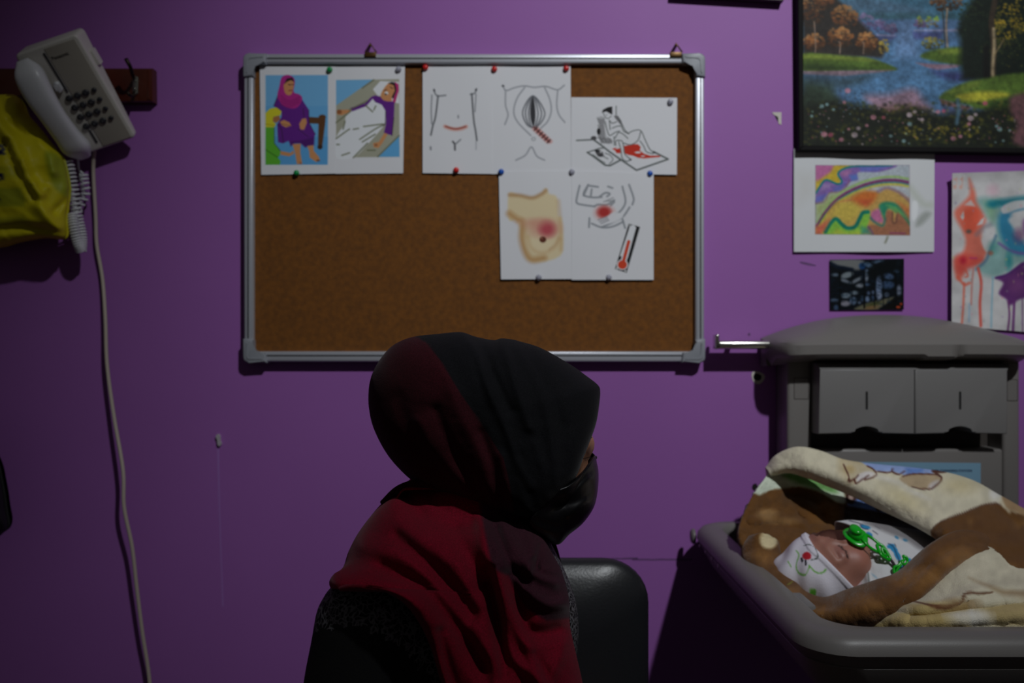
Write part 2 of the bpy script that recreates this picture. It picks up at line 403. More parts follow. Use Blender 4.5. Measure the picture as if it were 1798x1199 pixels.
# ------------------------------------------------------------------ printed sheets
m_print = mat('printed_paper', rough=.75, attr=True, spec=.3)
m_photo = mat('glossy_photo_print', rough=.25, attr=True)
INK = c8(38, 38, 42); GREY = c8(120, 122, 128)
T2 = (420, 60, 4.4406); T3 = (730, 60, 3.4577); T4 = (860, 280, 3.1564); T8 = (1000, 160, 7.995)
SKIN = c8(205, 142, 92); PURP = c8(96, 28, 132); MAG = c8(176, 36, 132); DK = c8(32, 20, 26)
def p_seated(p):
    p.poly([(205, 320), (692, 318), (690, 1017), (205, 1018)], c8(112, 176, 222))
    p.poly([(205, 560), (692, 560), (690, 1017), (205, 1018)], c8(96, 166, 218), .6, .6)
    p.poly([(205, 800), (692, 800), (690, 1017), (205, 1018)], c8(82, 156, 212), .7, .6)
    arm = c8(92, 56, 26)
    p.poly([(540, 645), (625, 650), (628, 698), (540, 696)], arm); p.poly([(622, 640), (675, 640), (670, 700), (648, 872), (614, 872), (618, 700)], arm)
    p.ell(648, 645, 27, 18, arm); p.ell(630, 880, 20, 18, c8(60, 34, 16))
    p.poly([(300, 480), (268, 560), (330, 605), (330, 645), (296, 705), (303, 842), (340, 852), (385, 832), (402, 872), (432, 850), (480, 850), (515, 882), (540, 866), (582, 866), (585, 802), (594, 780), (545, 690), (543, 590), (510, 540), (480, 490)], PURP)
    p.poly([(400, 872), (432, 850), (480, 850), (515, 882), (582, 866), (585, 802), (480, 830), (400, 838)], c8(70, 18, 100), .8, 2)
    p.poly([(415, 858), (480, 853), (476, 920), (492, 1012), (450, 1014), (436, 930)], SKIN); p.poly([(530, 872), (580, 865), (582, 910), (620, 955), (632, 985), (600, 997), (550, 962), (545, 910)], SKIN)
    p.ell(478, 1005, 10, 8, c8(170, 100, 60)); p.ell(616, 985, 14, 8, DK, .5)
    p.poly([(345, 325), (385, 318), (425, 340), (434, 380), (425, 450), (470, 470), (492, 500), (472, 550), (440, 577), (390, 577), (340, 556), (305, 505), (298, 470), (315, 400), (325, 350)], MAG, sm=60)
    for k in range(4): p.line([(325, 480 + k * 22), (390, 520 + k * 16), (470, 490 + k * 14)], 6, c8(128, 20, 100), .8, sm=16)
    p.poly([(352, 385), (385, 345), (418, 352), (427, 385), (420, 432), (405, 470), (380, 476), (356, 455), (347, 410)], SKIN, sm=40)
    p.poly([(350, 390), (372, 345), (415, 338), (428, 372), (402, 358), (372, 372)], DK); p.line([(385, 392), (398, 396)], 7, DK); p.line([(410, 392), (420, 394)], 6, DK); p.line([(388, 440), (412, 438)], 8, c8(140, 60, 60))
    p.poly([(318, 682), (350, 668), (392, 688), (407, 715), (362, 727), (330, 708)], SKIN); p.poly([(490, 660), (522, 655), (528, 690), (506, 746), (476, 742), (468, 700)], SKIN)
    p.line([(330, 700), (400, 716)], 4, DK, .5); p.line([(300, 700), (330, 740), (345, 845)], 5, DK, .7); p.line([(500, 580), (505, 650)], 5, DK, .6); p.line([(460, 740), (540, 800)], 5, DK, .5)
    p.poly([(205, 615), (240, 580), (290, 571), (330, 600), (322, 632), (282, 640), (266, 682), (287, 702), (272, 727), (205, 727)], c8(214, 206, 40))
    p.poly([(265, 645), (312, 634), (320, 665), (290, 692), (262, 682)], c8(170, 112, 70)); p.line([(205, 700), (275, 712)], 4, c8(150, 140, 20))
    p.poly([(205, 727), (272, 727), (274, 850), (322, 910), (316, 950), (300, 960), (324, 990), (316, 1018), (205, 1018)], c8(92, 176, 44)); p.line([(205, 900), (300, 960)], 5, c8(40, 90, 20))
    p.poly([(322, 910), (400, 926), (420, 905), (430, 930), (390, 953), (322, 940)], SKIN)
    p.line([(274, 727), (274, 850), (322, 910)], 4, DK, .8); p.line([(300, 480), (268, 560)], 4, DK, .7); p.line([(543, 590), (545, 690), (594, 780)], 4, DK, .7)
def p_bed(p):
    p.poly([(755, 358), (1248, 350), (1250, 957), (755, 962)], c8(166, 165, 146))
    p.poly([(755, 358), (1042, 354), (960, 412), (755, 556)], c8(116, 178, 222)); p.poly([(1248, 790), (1251, 957), (1085, 957)], c8(96, 168, 218))
    WH = c8(228, 230, 234)
    p.poly([(1042, 430), (1100, 366), (1245, 372), (1247, 540), (1200, 532), (1112, 482), (1080, 480)], WH)
    p.poly([(1030, 500), (1062, 530), (1110, 550), (1142, 600), (1140, 692), (1000, 860), (890, 962), (755, 962), (755, 810), (822, 700), (832, 640), (900, 580), (980, 560)], WH, sm=60)
    p.poly([(1030, 488), (1060, 477), (1110, 490), (1150, 520), (1212, 525), (1206, 650), (1192, 790), (1128, 770), (1146, 690), (1142, 600), (1112, 550), (1062, 530)], PURP); p.poly([(868, 575), (980, 540), (1030, 488), (1042, 502), (990, 562), (880, 602)], PURP)
    p.poly([(1122, 432), (1170, 378), (1212, 390), (1222, 440), (1192, 490), (1187, 522), (1130, 517), (1103, 482)], SKIN, sm=40)
    p.poly([(1160, 382), (1190, 372), (1222, 380), (1228, 440), (1202, 505), (1188, 492), (1214, 440), (1204, 398)], DK); p.poly([(1213, 372), (1242, 390), (1245, 440), (1216, 537), (1196, 522), (1228, 440)], c8(190, 34, 110))
    p.ell(1148, 460, 14, 13, c8(235, 235, 235)); p.ell(1143, 468, 8, 7, DK); p.line([(1132, 440), (1150, 432)], 6, DK); p.line([(1178, 412), (1196, 424)], 6, DK)
    p.poly([(765, 590), (868, 588), (868, 606), (800, 632), (763, 626)], SKIN); p.ell(780, 606, 20, 18, c8(150, 90, 50))
    p.poly([(1133, 768), (1158, 780), (1116, 850), (1086, 888), (1050, 882), (1043, 850), (1090, 838)], SKIN); p.ell(1066, 864, 12, 10, c8(120, 70, 40), .6)
    OL = c8(108, 112, 84)
    for a in ([(755, 690), (820, 640), (870, 600)], [(755, 815), (830, 760), (860, 740)], [(890, 742), (930, 735)], [(970, 720), (1120, 700)], [(940, 820), (1060, 740), (1130, 705)], [(960, 840), (1060, 780)], [(800, 945), (860, 925)], [(985, 555), (1040, 605)], [(1050, 590), (1065, 560)], [(810, 740), (825, 680)], [(760, 860), (780, 860)], [(890, 962), (1000, 850)], [(1000, 520), (860, 590)], [(960, 420), (1050, 356)], [(1080, 955), (1248, 790)], [(1000, 905), (1060, 905)]):
        p.line(a, 11, OL, .85, sm=12)
    p.line([(1142, 600), (1140, 692), (1125, 712)], 7, DK, .7); p.line([(1206, 650), (1192, 790)], 6, DK, .7)
def p_abdomen(p):
    for a, wd, c in (([(110, 335), (118, 360), (135, 375), (182, 371)], 9, GREY), ([(135, 375), (128, 440), (118, 510), (104, 555), (92, 612)], 10, c8(88, 90, 94)), ([(98, 370), (94, 460), (97, 545)], 7, GREY),
                     ([(370, 332), (358, 358), (332, 366)], 9, GREY), ([(340, 362), (352, 520), (362, 580), (371, 645)], 10, c8(88, 90, 94)), ([(366, 365), (362, 430), (360, 470)], 6, GREY), ([(90, 685), (91, 700)], 10, GREY), ([(258, 495), (258, 508)], 8, GREY), ([(366, 650), (366, 700)], 6, c8(160, 162, 168)),
                     ([(225, 652), (236, 668), (238, 702)], 11, c8(70, 70, 74)), ([(238, 670), (272, 640)], 8, GREY)): p.line(a, wd, c, .9, .9, sm=16)
    p.ell(112, 342, 6, 8, INK, .7); p.ell(365, 338, 6, 8, INK, .7)
    p.line([(178, 560), (205, 571), (242, 577), (280, 572), (306, 561)], 22, c8(216, 150, 136), .8, 1.6, sm=24); p.line([(182, 560), (242, 575), (302, 561)], 9, c8(150, 66, 54), .9, .8, sm=24)
def p_tear(p):
    for a in ([(528, 312), (548, 342), (600, 325), (660, 314), (720, 323), (790, 317), (860, 338), (902, 310)], [(545, 340), (545, 430), (560, 490), (541, 548)], [(862, 338), (856, 430), (870, 490), (905, 535)], [(662, 322), (615, 390), (595, 470), (620, 535), (698, 615)], [(782, 322), (815, 400), (822, 470), (800, 530), (760, 570)], [(608, 765), (665, 735), (702, 685), (735, 740), (782, 765)]):
        p.line(a, 9, c8(160, 162, 168), 1, .9, sm=30)
    for k in (1., .72, .42): p.line([(712, 375), (712 - 62 * k, 465), (712 - 40 * k, 545), (715, 566), (712 + 46 * k, 540), (712 + 70 * k, 470)], 8, c8(112, 114, 120), 1, .8, sm=40, closed=True)
    p.poly([(711, 378), (696, 440), (697, 510), (714, 560), (726, 510), (724, 440)], INK, .92, .8, sm=40); p.ell(530, 314, 9, 7, INK, .6)
    p.ell(715, 636, 14, 13, c8(170, 172, 176)); p.ell(715, 636, 7, 7, c8(215, 216, 220))
    for k in range(6):
        x = 728 + k * 16; y = 575 + k * 15; p.ell(x, y, 20, 14, c8(206, 96, 84), .55, 2); p.line([(x - 9, y + 9), (x + 9, y - 9)], 8, INK)
    p.line([(718, 565), (812, 655)], 7, c8(90, 40, 40))
def p_bleed(p):
    g = c8(92, 98, 96); R = c8(200, 48, 28)
    p.poly([(600, 810), (660, 790), (640, 815), (720, 800), (760, 770), (800, 765), (900, 745), (960, 745), (1000, 785), (985, 830), (1050, 880), (1130, 905), (1280, 905), (1270, 925), (1150, 935), (1050, 945), (960, 935), (890, 905), (830, 895), (790, 880), (720, 870), (660, 870), (640, 835)], R)
    p.ell(960, 860, 45, 14, c8(219, 219, 222)); p.ell(1030, 912, 30, 9, c8(219, 219, 222))
    W = c8(219, 219, 222)
    p.poly([(660, 690), (740, 690), (760, 760), (775, 870), (850, 950), (790, 970), (735, 930), (710, 800), (640, 760)], W); p.poly([(760, 720), (860, 745), (960, 690), (1000, 570), (900, 560), (700, 560), (640, 660)], W)
    mat_ = [([(310, 660), (460, 770), (560, 850), (720, 962), (940, 1110), (1385, 955), (1180, 850)], 24), ([(250, 860), (340, 920), (500, 1040), (570, 1045), (720, 965)], 24), ([(250, 860), (430, 800), (470, 800)], 16), ([(100, 692), (310, 682)], 20)]
    for a, wd in mat_: p.line(a, wd, g, .95, .6)
    p.poly([(455, 300), (470, 260), (540, 225), (600, 215), (600, 330), (560, 310), (520, 285)], c8(26, 24, 26)); p.line([(470, 300), (500, 360), (540, 385), (585, 350)], 10, g, sm=20); p.ell(520, 335, 9, 7, GREY)
    p.poly([(375, 370), (450, 350), (500, 370), (480, 480), (520, 640), (620, 700), (560, 745), (440, 720), (390, 620), (420, 480)], c8(150, 150, 152), .55)
    for k in range(13): p.line([(395 + (k % 4) * 6, 390 + k * 22), (440, 400 + k * 22), (490, 392 + k * 23)], 8, c8(50, 48, 52), .8, .5, sm=8)
    for k in range(9): p.line([(420 + k * 20, 650 + (k % 3) * 10), (450 + k * 18, 735 - (k % 2) * 10)], 9, c8(60, 58, 60), .75, .5)
    p.ell(410, 565, 26, 45, c8(30, 28, 30)); p.ell(340, 660, 40, 30, c8(80, 78, 80)); p.poly([(620, 345), (680, 345), (730, 420), (740, 500), (690, 440), (640, 380)], c8(90, 88, 90), .8)
    for a in ([(500, 430), (520, 520), (560, 620), (640, 580), (700, 560)], [(560, 410), (600, 450), (660, 430)], [(560, 420), (570, 540)], [(690, 380), (740, 470), (780, 550), (830, 595)], [(600, 520), (680, 490), (730, 500), (760, 560), (830, 600)], [(830, 590), (900, 555), (1000, 555), (1060, 680), (1130, 820), (1200, 860)], [(1000, 570), (960, 690), (860, 752), (760, 730)], [(640, 660), (690, 580), (760, 610), (820, 665)], [(650, 760), (650, 700), (690, 690), (740, 705), (760, 780), (775, 880), (860, 960)], [(690, 710), (720, 820), (740, 940), (800, 985), (860, 965)], [(990, 700), (1040, 770), (1080, 850), (1170, 880)], [(625, 640), (630, 760)], [(655, 210), (655, 340)]):
        p.line(a, 13, g, .95, .6, sm=24)
    p.ell(1185, 862, 20, 14, INK, .7); p.ell(855, 962, 18, 12, INK, .7)
    p.ell(420, 870, 58, 42, c8(70, 68, 70), .9, .8, .6); p.ell(385, 840, 30, 20, INK); p.ell(440, 850, 14, 16, c8(205, 205, 208)); p.ell(440, 905, 45, 20, INK, .6)
    for a in ([(500, 870), (570, 900), (610, 960), (560, 1020)], [(480, 920), (540, 950)], [(330, 890), (420, 960), (500, 1010)]): p.line(a, 12, g, .9, .6, sm=16)
def p_breast(p):
    sk = c8(226, 208, 168); br = c8(186, 136, 82)
    o = [(105, 190), (160, 195), (230, 208), (280, 190), (312, 160), (330, 190), (372, 210), (378, 310), (400, 330), (405, 500), (370, 545), (300, 565), (225, 565), (195, 520), (170, 430), (165, 370), (140, 335), (105, 330)]
    p.poly(o, sk, 1, 2.2, sm=80)
    p.line([(110, 196), (170, 200), (235, 212), (285, 192), (310, 172)], 18, c8(170, 124, 80), .7, 3, sm=30); p.line([(108, 300), (150, 330), (180, 350), (178, 440), (200, 520), (235, 555), (300, 545)], 30, br, .75, 5, sm=40)
    p.line([(212, 430), (235, 490), (290, 515), (350, 490), (385, 440)], 16, c8(196, 150, 96), .7, 4, sm=30); p.line([(380, 230), (395, 400), (395, 500)], 16, c8(200, 160, 110), .5, 4, sm=30)
    p.ell(290, 450, 80, 70, c8(232, 214, 176), .8, 7); p.ell(300, 380, 75, 45, c8(206, 112, 108), .55, 9); p.ell(318, 385, 42, 40, c8(186, 62, 78), .8, 7, .5); p.ell(240, 350, 60, 20, c8(214, 150, 128), .6, 6)
    p.ell(294, 444, 19, 17, c8(96, 44, 28)); p.ell(288, 437, 6, 5, c8(150, 90, 70)); p.line([(330, 500), (365, 470), (382, 430)], 10, c8(206, 176, 136), .8, 2, sm=12)
def p_fever(p):
    g = c8(140, 144, 150)
    for a in ([(498, 145), (485, 200), (482, 240), (520, 252), (580, 260)], [(545, 140), (520, 195), (570, 210), (620, 208)], [(565, 165), (560, 200)], [(550, 145), (600, 152)], [(610, 205), (640, 185), (665, 190), (650, 205)], [(655, 150), (680, 158)], [(735, 150), (752, 235), (720, 290), (690, 300)], [(772, 140), (797, 215), (790, 250)], [(775, 265), (740, 315), (690, 345), (620, 375)], [(690, 235), (670, 255)], [(552, 325), (550, 375)], [(735, 330), (750, 380)], [(565, 355), (620, 376), (680, 372), (740, 345)], [(580, 260), (600, 250), (650, 250), (690, 225)], [(540, 155), (520, 200)]):
        p.line(a, 10, g, .95, 1.0, sm=18)
    p.ell(636, 296, 52, 40, c8(214, 120, 110), .6, 5); p.ell(634, 292, 36, 30, c8(176, 34, 32), .9, 4); p.poly([(650, 315), (690, 290), (740, 310), (700, 345), (620, 360), (600, 340)], c8(222, 222, 226), .95, 1.2, sm=40)
    for k in range(3): p.line([(600 + k * 8, 335 + k * 10), (648 + k * 6, 318 + k * 9)], 6, c8(150, 150, 156))
    for k in range(3): p.line([(630 + k * 14, 235 - k * 3), (684, 212 + k * 14)], 6, c8(160, 162, 166))
    p.poly([(770, 356), (832, 374), (758, 628), (694, 606)], c8(16, 16, 18)); p.poly([(776, 366), (812, 376), (806, 395), (765, 545), (720, 535), (768, 395)], c8(225, 225, 228)); p.line([(792, 380), (742, 560)], 34, c8(225, 226, 230))
    p.ell(735, 583, 32, 30, c8(225, 226, 230)); p.line([(770, 455), (738, 575)], 17, c8(212, 66, 34)); p.ell(735, 583, 25, 24, c8(212, 66, 34))
    for x, y in ((705, 603), (752, 618)): p.ell(x, y, 6, 6, c8(220, 220, 220))
    p.poly([(770, 356), (782, 360), (778, 372), (768, 370)], c8(150, 150, 150))
def wave(a, seed):
    return lambda u, v: a * (np.sin(v * 5 + seed) * np.sin(u * 4 + seed * 2) + 1) * .5
PG = 'health drawings pinned to the cork board'
W_ = (.87, .87, .885)
def tq(T, *pts): return [(T[0] + x / T[2], T[1] + y / T[2]) for x, y in pts]
sheets = [
    (tq(T2, (160, 250), (750, 246), (750, 1086), (172, 1096)), 1.5850, p_seated, T2, 'colour drawing of a seated woman in purple with a girl at her feet', 'drawing', 1.15),
    (tq(T2, (748, 246), (1292, 238), (1278, 1084), (748, 1088)), 1.5853, p_bed, T2, 'colour drawing of a woman in purple lying under a white sheet', 'drawing', 1.15),
    (tq(T3, (42, 184), (463, 186), (464, 848), (42, 843)), 1.5850, p_abdomen, T3, 'line drawing of a belly with a curved red scar', 'drawing', 1.1),
    (tq(T3, (463, 186), (940, 187), (945, 840), (464, 849)), 1.5853, p_tear, T3, 'grey anatomical line diagram with a stitched red tear', 'drawing', 1.1),
    (tq(T3, (944, 383), (1587, 386), (1585, 853), (944, 845)), 1.5847, p_bleed, T8, 'landscape line drawing of a woman reclining on a mat over a red stain', 'drawing', 1.25),
    (tq(T4, (50, 68), (458, 62), (458, 662), (62, 664)), 1.5836, p_breast, T4, 'skin-toned medical drawing of an inflamed breast', 'drawing', 1.0),
    (tq(T4, (454, 62), (908, 78), (908, 667), (454, 667)), 1.5832, p_fever, T4, 'line drawing of hands on a sore belly beside a red thermometer', 'drawing', 1.1)]
for i, (q, d, fn, T, lab, cat, res) in enumerate(sheets):
    sheet('printed_sheet', q, d, fn, m_print, lab, cat, res, curl=wave(.0012, i * 1.7), base=W_, group=PG, T=T)

# ------------------------------------------------------------------ push pins
def pin_mesh():
    return lathe([(.0011, -.003), (.0011, .0004), (.0052, .0006), (.0058, .0018), (.0054, .0032), (.0046, .0042), (.0046, .0052), (.0040, .0062), (.0022, .0067)], 16)
PV, PF = pin_mesh()
pin_m = {'green': mat('green_pin_plastic', c8(10, 140, 70), .3), 'red': mat('red_pin_plastic', c8(205, 30, 28), .3), 'blue': mat('blue_pin_plastic', c8(20, 84, 180), .3), 'white': mat('clear_pin_plastic', c8(190, 190, 205), .2, trans=.35)}
pins = [(579, 123, 'green', 'green push pin above the drawing of the seated woman'), (521, 304, 'green', 'green push pin below the drawing of the seated woman'), (700, 122, 'white', 'clear push pin at the top corner of the bed drawing'),
        (747, 119, 'red', 'red push pin at the top left corner of the scar drawing'), (868, 122, 'red', 'red push pin between the scar drawing and the anatomical diagram'), (994, 121, 'red', 'red push pin at the top right corner of the anatomical diagram'), (801, 299, 'red', 'red push pin at the bottom edge of the scar drawing'),
        (1177, 179, 'white', 'clear push pin at the top right corner of the red stain drawing'), (880, 302, 'blue', 'blue push pin at the top left corner of the breast drawing'), (1004, 302, 'white', 'clear push pin between the breast and thermometer drawings'), (1141, 305, 'blue', 'blue push pin at the top right corner of the thermometer drawing'),
        (946, 487, 'white', 'clear push pin at the bottom edge of the breast drawing'), (1069, 487, 'white', 'clear push pin at the bottom edge of the thermometer drawing')]
for x, y, c, lab in pins:
    org = np.array(P(x, y, 1.5838)); V = frame(PV, org, (1, 0, 0), (0, 0, 1), (0, -1, .0))
    o = fix_normals(mesh('push_pin', V, PF, pin_m[c], None, True, origin=org)); auto_smooth(o, 50); tag(o, lab, 'push pin', 'push pins on the cork board')

# ------------------------------------------------------------------ landscape painting
T5 = (1340, 0, 3.926)
def p_land(p):
    r = np.random.RandomState(3); X, Y = p.X, p.Y
    def stip(n, reg, cols, r0, r1, a=.8, soft=1.2):
        x0, y0, x1, y1 = reg
        for _ in range(n):
            t = r.rand(2); R = r.uniform(r0, r1); p.ell(x0 + t[0] * (x1 - x0), y0 + t[1] * (y1 - y0), R, R * r.uniform(.6, 1), cols[r.randint(len(cols))], a, soft)
    def crown(x, y, rx, ry, cols, n=60, rr=9):
        for _ in range(n):
            t = r.rand() * 2 * np.pi; q = np.sqrt(r.rand()); yy = q * np.sin(t); k = cols[min(len(cols) - 1, int(np.clip((yy + 1) / 2 * len(cols) + r.randn() * .5, 0, len(cols) - 1)))]
            R = r.uniform(.5, 1) * rr; p.ell(x + q * np.cos(t) * rx, y + yy * ry, R, R * .8, k, .75, 1.2)
    p.C[:] = np.array(c8(98, 140, 176)) * (1 - np.clip((Y + 280) / 330, 0, 1))[:, None] + np.array(c8(70, 122, 150)) * np.clip((Y + 280) / 330, 0, 1)[:, None]
    p.poly([(280, -60), (500, 10), (700, -20), (950, 25), (1200, 90), (1250, 125), (280, 130)], c8(90, 122, 150), .8, 6, sm=40); p.poly([(280, 95), (1800, 80), (3400, 60), (3400, 140), (280, 145)], c8(62, 104, 118), .8, 5)
    p.poly([(280, 135), (3400, 135), (3400, 1100), (280, 1100)], c8(92, 128, 172), 1, 3)
    p.poly([(600, 300), (1500, 300), (1500, 760), (600, 760)], c8(98, 150, 196), .7, 16); p.poly([(940, 150), (1040, 150), (1080, 400), (900, 400)], c8(118, 150, 196), .7, 8)
    LAV = [c8(140, 128, 168), c8(112, 98, 140), c8(86, 74, 118)]
    for x, y, rx, ry in ((700, 150, 60, 62), (800, 175, 50, 45), (880, 200, 42, 36), (1080, 165, 40, 30)): crown(x, y, rx, ry, LAV, 40, 14)
    p.poly([(780, 235), (920, 240), (900, 255), (780, 250)], c8(170, 168, 210), .9, 1.5); p.poly([(780, 252), (920, 252), (860, 290), (790, 290)], c8(78, 74, 132), .7, 3); p.poly([(1040, 205), (1360, 200), (1360, 218), (1040, 216)], c8(168, 168, 206), .9, 1.5); p.poly([(1030, 220), (1240, 218), (1220, 275), (1040, 268)], c8(74, 72, 130), .7, 3)
    for x in (1080, 1140, 1190): crown(x, 150, 20, 40, [c8(150, 190, 70), c8(150, 140, 90), c8(100, 90, 80)], 20, 10)
    BR = [c8(196, 140, 84), c8(164, 104, 56), c8(112, 68, 40), c8(62, 46, 34)]
    p.poly([(275, -300), (480, -280), (520, 0), (640, 120), (760, 240), (860, 330), (820, 400), (275, 380)], c8(52, 44, 38), .95, 4)
    for x, y, rx, ry in ((340, -150, 120, 120), (330, 60, 95, 130), (430, 0, 60, 60), (560, 120, 90, 85), (350, 290, 75, 60), (530, 260, 90, 75), (715, 290, 75, 70)): crown(x, y, rx, ry, BR, 150, 12)
    crown(830, 320, 38, 55, [c8(208, 180, 70), c8(170, 140, 60)], 30, 10)
    for x in (358, 528, 690): p.line([(x, 370), (x + 4, 300), (x - 6, 150 if x < 400 else 290)], 8, c8(190, 160, 140), .7, .8, sm=10)
    G = [c8(150, 168, 66), c8(92, 120, 46), c8(48, 70, 32)]
    p.poly([(275, 372), (420, 372), (560, 385), (700, 395), (800, 420), (925, 475), (830, 490), (560, 488), (275, 490)], G[1], 1, 2, sm=40); p.poly([(275, 372), (420, 375), (700, 398), (800, 425), (560, 415), (275, 405)], G[0], .8, 3); p.poly([(275, 440), (560, 455), (800, 480), (275, 485)], G[2], .7, 4)
    p.poly([(275, 490), (560, 488), (900, 482), (800, 500), (560, 525), (275, 512)], c8(176, 138, 150), .9, 1.5); p.poly([(275, 515), (560, 528), (800, 505), (700, 560), (620, 600), (400, 640), (275, 600)], c8(60, 84, 96), .85, 8)
    # right bank and the big tree
    crown(1260, 0, 120, 75, BR, 140, 12); p.line([(1272, 340), (1262, 180), (1270, 60)], 13, c8(180, 150, 120), .85, .8, sm=12); p.line([(1255, 330), (1246, 180), (1235, 60)], 8, c8(60, 50, 40), .85, .8)
    crown(1165, 300, 75, 45, [c8(170, 160, 80), c8(120, 116, 56), c8(70, 70, 40)], 60, 12); p.poly([(1100, 370), (1200, 340), (1380, 330), (1390, 440), (1250, 435), (1100, 400)], G[1], 1, 2.5, sm=30); p.poly([(1200, 345), (1380, 330), (1380, 370), (1230, 375)], G[0], .7, 3)
    p.poly([(1050, 432), (1150, 440), (1360, 448), (1340, 465), (1200, 482), (1130, 465)], c8(176, 134, 150), .9, 1.6); p.poly([(1160, 486), (1500, 500), (1480, 560), (1300, 560), (1200, 520)], c8(58, 54, 112), .75, 6)
    DG = c8(20, 32, 24)
    p.poly([(1400, 60), (1480, -60), (1560, -200), (1800, -300), (2600, -300), (2600, 560), (1500, 560), (1370, 500), (1360, 300), (1340, 200)], DG, 1, 7, sm=40)
    crown(1450, 150, 110, 150, [c8(50, 66, 40), c8(24, 40, 28), DG], 160, 10); YL = [c8(206, 168, 44), c8(150, 130, 40), c8(92, 88, 34)]
    for x, y, rx, ry in ((1680, 90, 90, 70), (1660, 270, 90, 60), (1760, 180, 60, 60), (1620, 180, 60, 50), (1850, 60, 120, 120), (1700, -100, 180, 90)): crown(x, y, rx, ry, YL, 70, 9)
    crown(1640, 350, 160, 90, [c8(60, 70, 36), c8(30, 42, 24)], 100, 9); stip(200, (1560, 0, 2300, 460), [c8(120, 112, 40), c8(30, 44, 28), c8(60, 60, 30)], 3, 8, .6)
    p.line([(1590, 620), (1585, 480), (1590, 330), (1575, 150), (1600, 0)], 40, c8(64, 52, 40), 1, 1.5, sm=30); p.line([(1592, 615), (1582, 480), (1592, 330), (1588, 200)], 22, c8(190, 168, 130), .9, 1.5, sm=30); p.line([(1592, 380), (1630, 320), (1660, 270)], 9, c8(150, 130, 90), .9, .9, sm=12); p.line([(1545, 610), (1535, 480), (1540, 330)], 40, c8(16, 16, 14), .95, 3)
    p.poly([(1215, 680), (1300, 610), (1420, 560), (1530, 540), (1800, 500), (2600, 480), (2600, 760), (1600, 760), (1400, 720)], G[1], 1, 3, sm=40); p.poly([(1330, 660), (1480, 630), (1680, 640), (1660, 680), (1420, 700)], c8(206, 196, 60), .85, 4, sm=30); p.poly([(1250, 640), (1420, 570), (1500, 560), (1480, 600), (1300, 650)], G[0], .6, 4); p.poly([(1560, 690), (1800, 650), (2600, 620), (2600, 780), (1560, 780)], G[2], .8, 5)
    p.poly([(1215, 680), (1300, 705), (1440, 740), (1400, 765), (1230, 720)], c8(140, 96, 90), .9, 2); p.poly([(1230, 720), (1400, 765), (1300, 800), (1230, 790)], c8(66, 70, 100), .8, 4)
    p.poly([(700, 660), (860, 650), (1030, 610), (1110, 690), (1150, 760), (900, 800), (760, 740)], c8(190, 134, 146), .75, 8, sm=30); p.poly([(760, 740), (1000, 720), (1200, 780), (1100, 860), (760, 800)], c8(112, 82, 62), .7, 8)
    # flower meadow
    p.poly([(275, 640), (420, 620), (560, 700), (700, 730), (880, 770), (1050, 740), (1200, 790), (1400, 770), (1700, 740), (2600, 700), (2600, 1100), (275, 1100)], c8(30, 34, 22), .96, 6, sm=50); p.poly([(275, 560), (470, 590), (520, 700), (275, 720)], c8(56, 74, 58), .8, 8)
    stip(900, (280, 700, 2400, 1005), [c8(78, 84, 34), c8(48, 58, 28), c8(110, 104, 40), c8(22, 26, 18)], 5, 14, .55, 1.5); stip(60, (980, 860, 1500, 960), [c8(170, 150, 50), c8(130, 120, 40)], 6, 13, .7)
    stip(40, (520, 620, 680, 780), [c8(66, 86, 110), c8(88, 108, 128)], 5, 9, .7)
    fl = [c8(226, 150, 170), c8(220, 196, 204), c8(196, 92, 118), c8(160, 200, 205)]
    for x, y, R, c in ((583, 625, 20, 0), (560, 705, 12, 0), (405, 732, 15, 3), (440, 720, 12, 3), (420, 925, 22, 0), (465, 930, 18, 2), (630, 930, 22, 1), (657, 885, 15, 1), (760, 808, 20, 0), (830, 810, 14, 2), (1008, 792, 20, 1), (1010, 855, 16, 3), (1045, 770, 13, 1), (1095, 825, 14, 1), (1205, 770, 15, 0), (1245, 765, 14, 2), (1430, 815, 22, 1), (1465, 790, 14, 1), (1420, 855, 14, 0), (1310, 955, 18, 0), (1360, 940, 14, 0), (1630, 890, 18, 3), (1610, 870, 12, 3), (1655, 970, 10, 3), (970, 972, 14, 3), (880, 937, 12, 3), (485, 755, 10, 3), (335, 800, 10, 3), (540, 962, 16, 0), (1530, 712, 18, 2), (590, 890, 10, 0), (715, 865, 12, 0), (1700, 900, 10, 3)):
        p.ell(x, y, R, R * .85, fl[c], .8, 1.1)
    stip(140, (290, 740, 2300, 995), fl, 3, 7, .65, .8); p.line([(1342, 690), (1350, 760), (1335, 850)], 26, c8(92, 132, 160), .8, 2.5)
    p.poly([(1700, 740), (1800, 640), (2600, 600), (2600, 1000), (1790, 1010), (1750, 850)], c8(128, 84, 92), .9, 5, sm=30); p.noise(5, .22, 4); p.noise(22, .22, 14); p.C *= .84
m_frame = mat('black_picture_frame', c8(10, 8, 9), .7, spec=.2); m_canvas = mat('oil_paint', rough=.6, attr=True, bump=(500, .15), spec=.2)
pic = empty('landscape_painting', P(1800, -10, D), 'framed oil landscape of a blue river between autumn trees and flowers', 'painting')
FQ = dict(x0=1399, y0=-286, x1=2200, y1=263)
for q in ([(1399, -286), (1411, -274), (1411, 256), (1403, 264)], [(1403, 264), (1411, 255), (2190, 265), (2200, 274)], [(2200, 274), (2190, 265), (2190, -274), (2202, -286)], [(1399, -286), (2202, -286), (2190, -274), (1411, -274)]):
    prism('frame_rail', q, 1.578, 1.599, m_frame, pic, .0015, 1)
sheet('canvas', [(1410, -275), (2191, -275), (2191, 266), (1410, 257)], 1.580, p_land, m_canvas, None, None, .68, thick=.012, base=c8(60, 60, 50), parent=pic, T=T5)

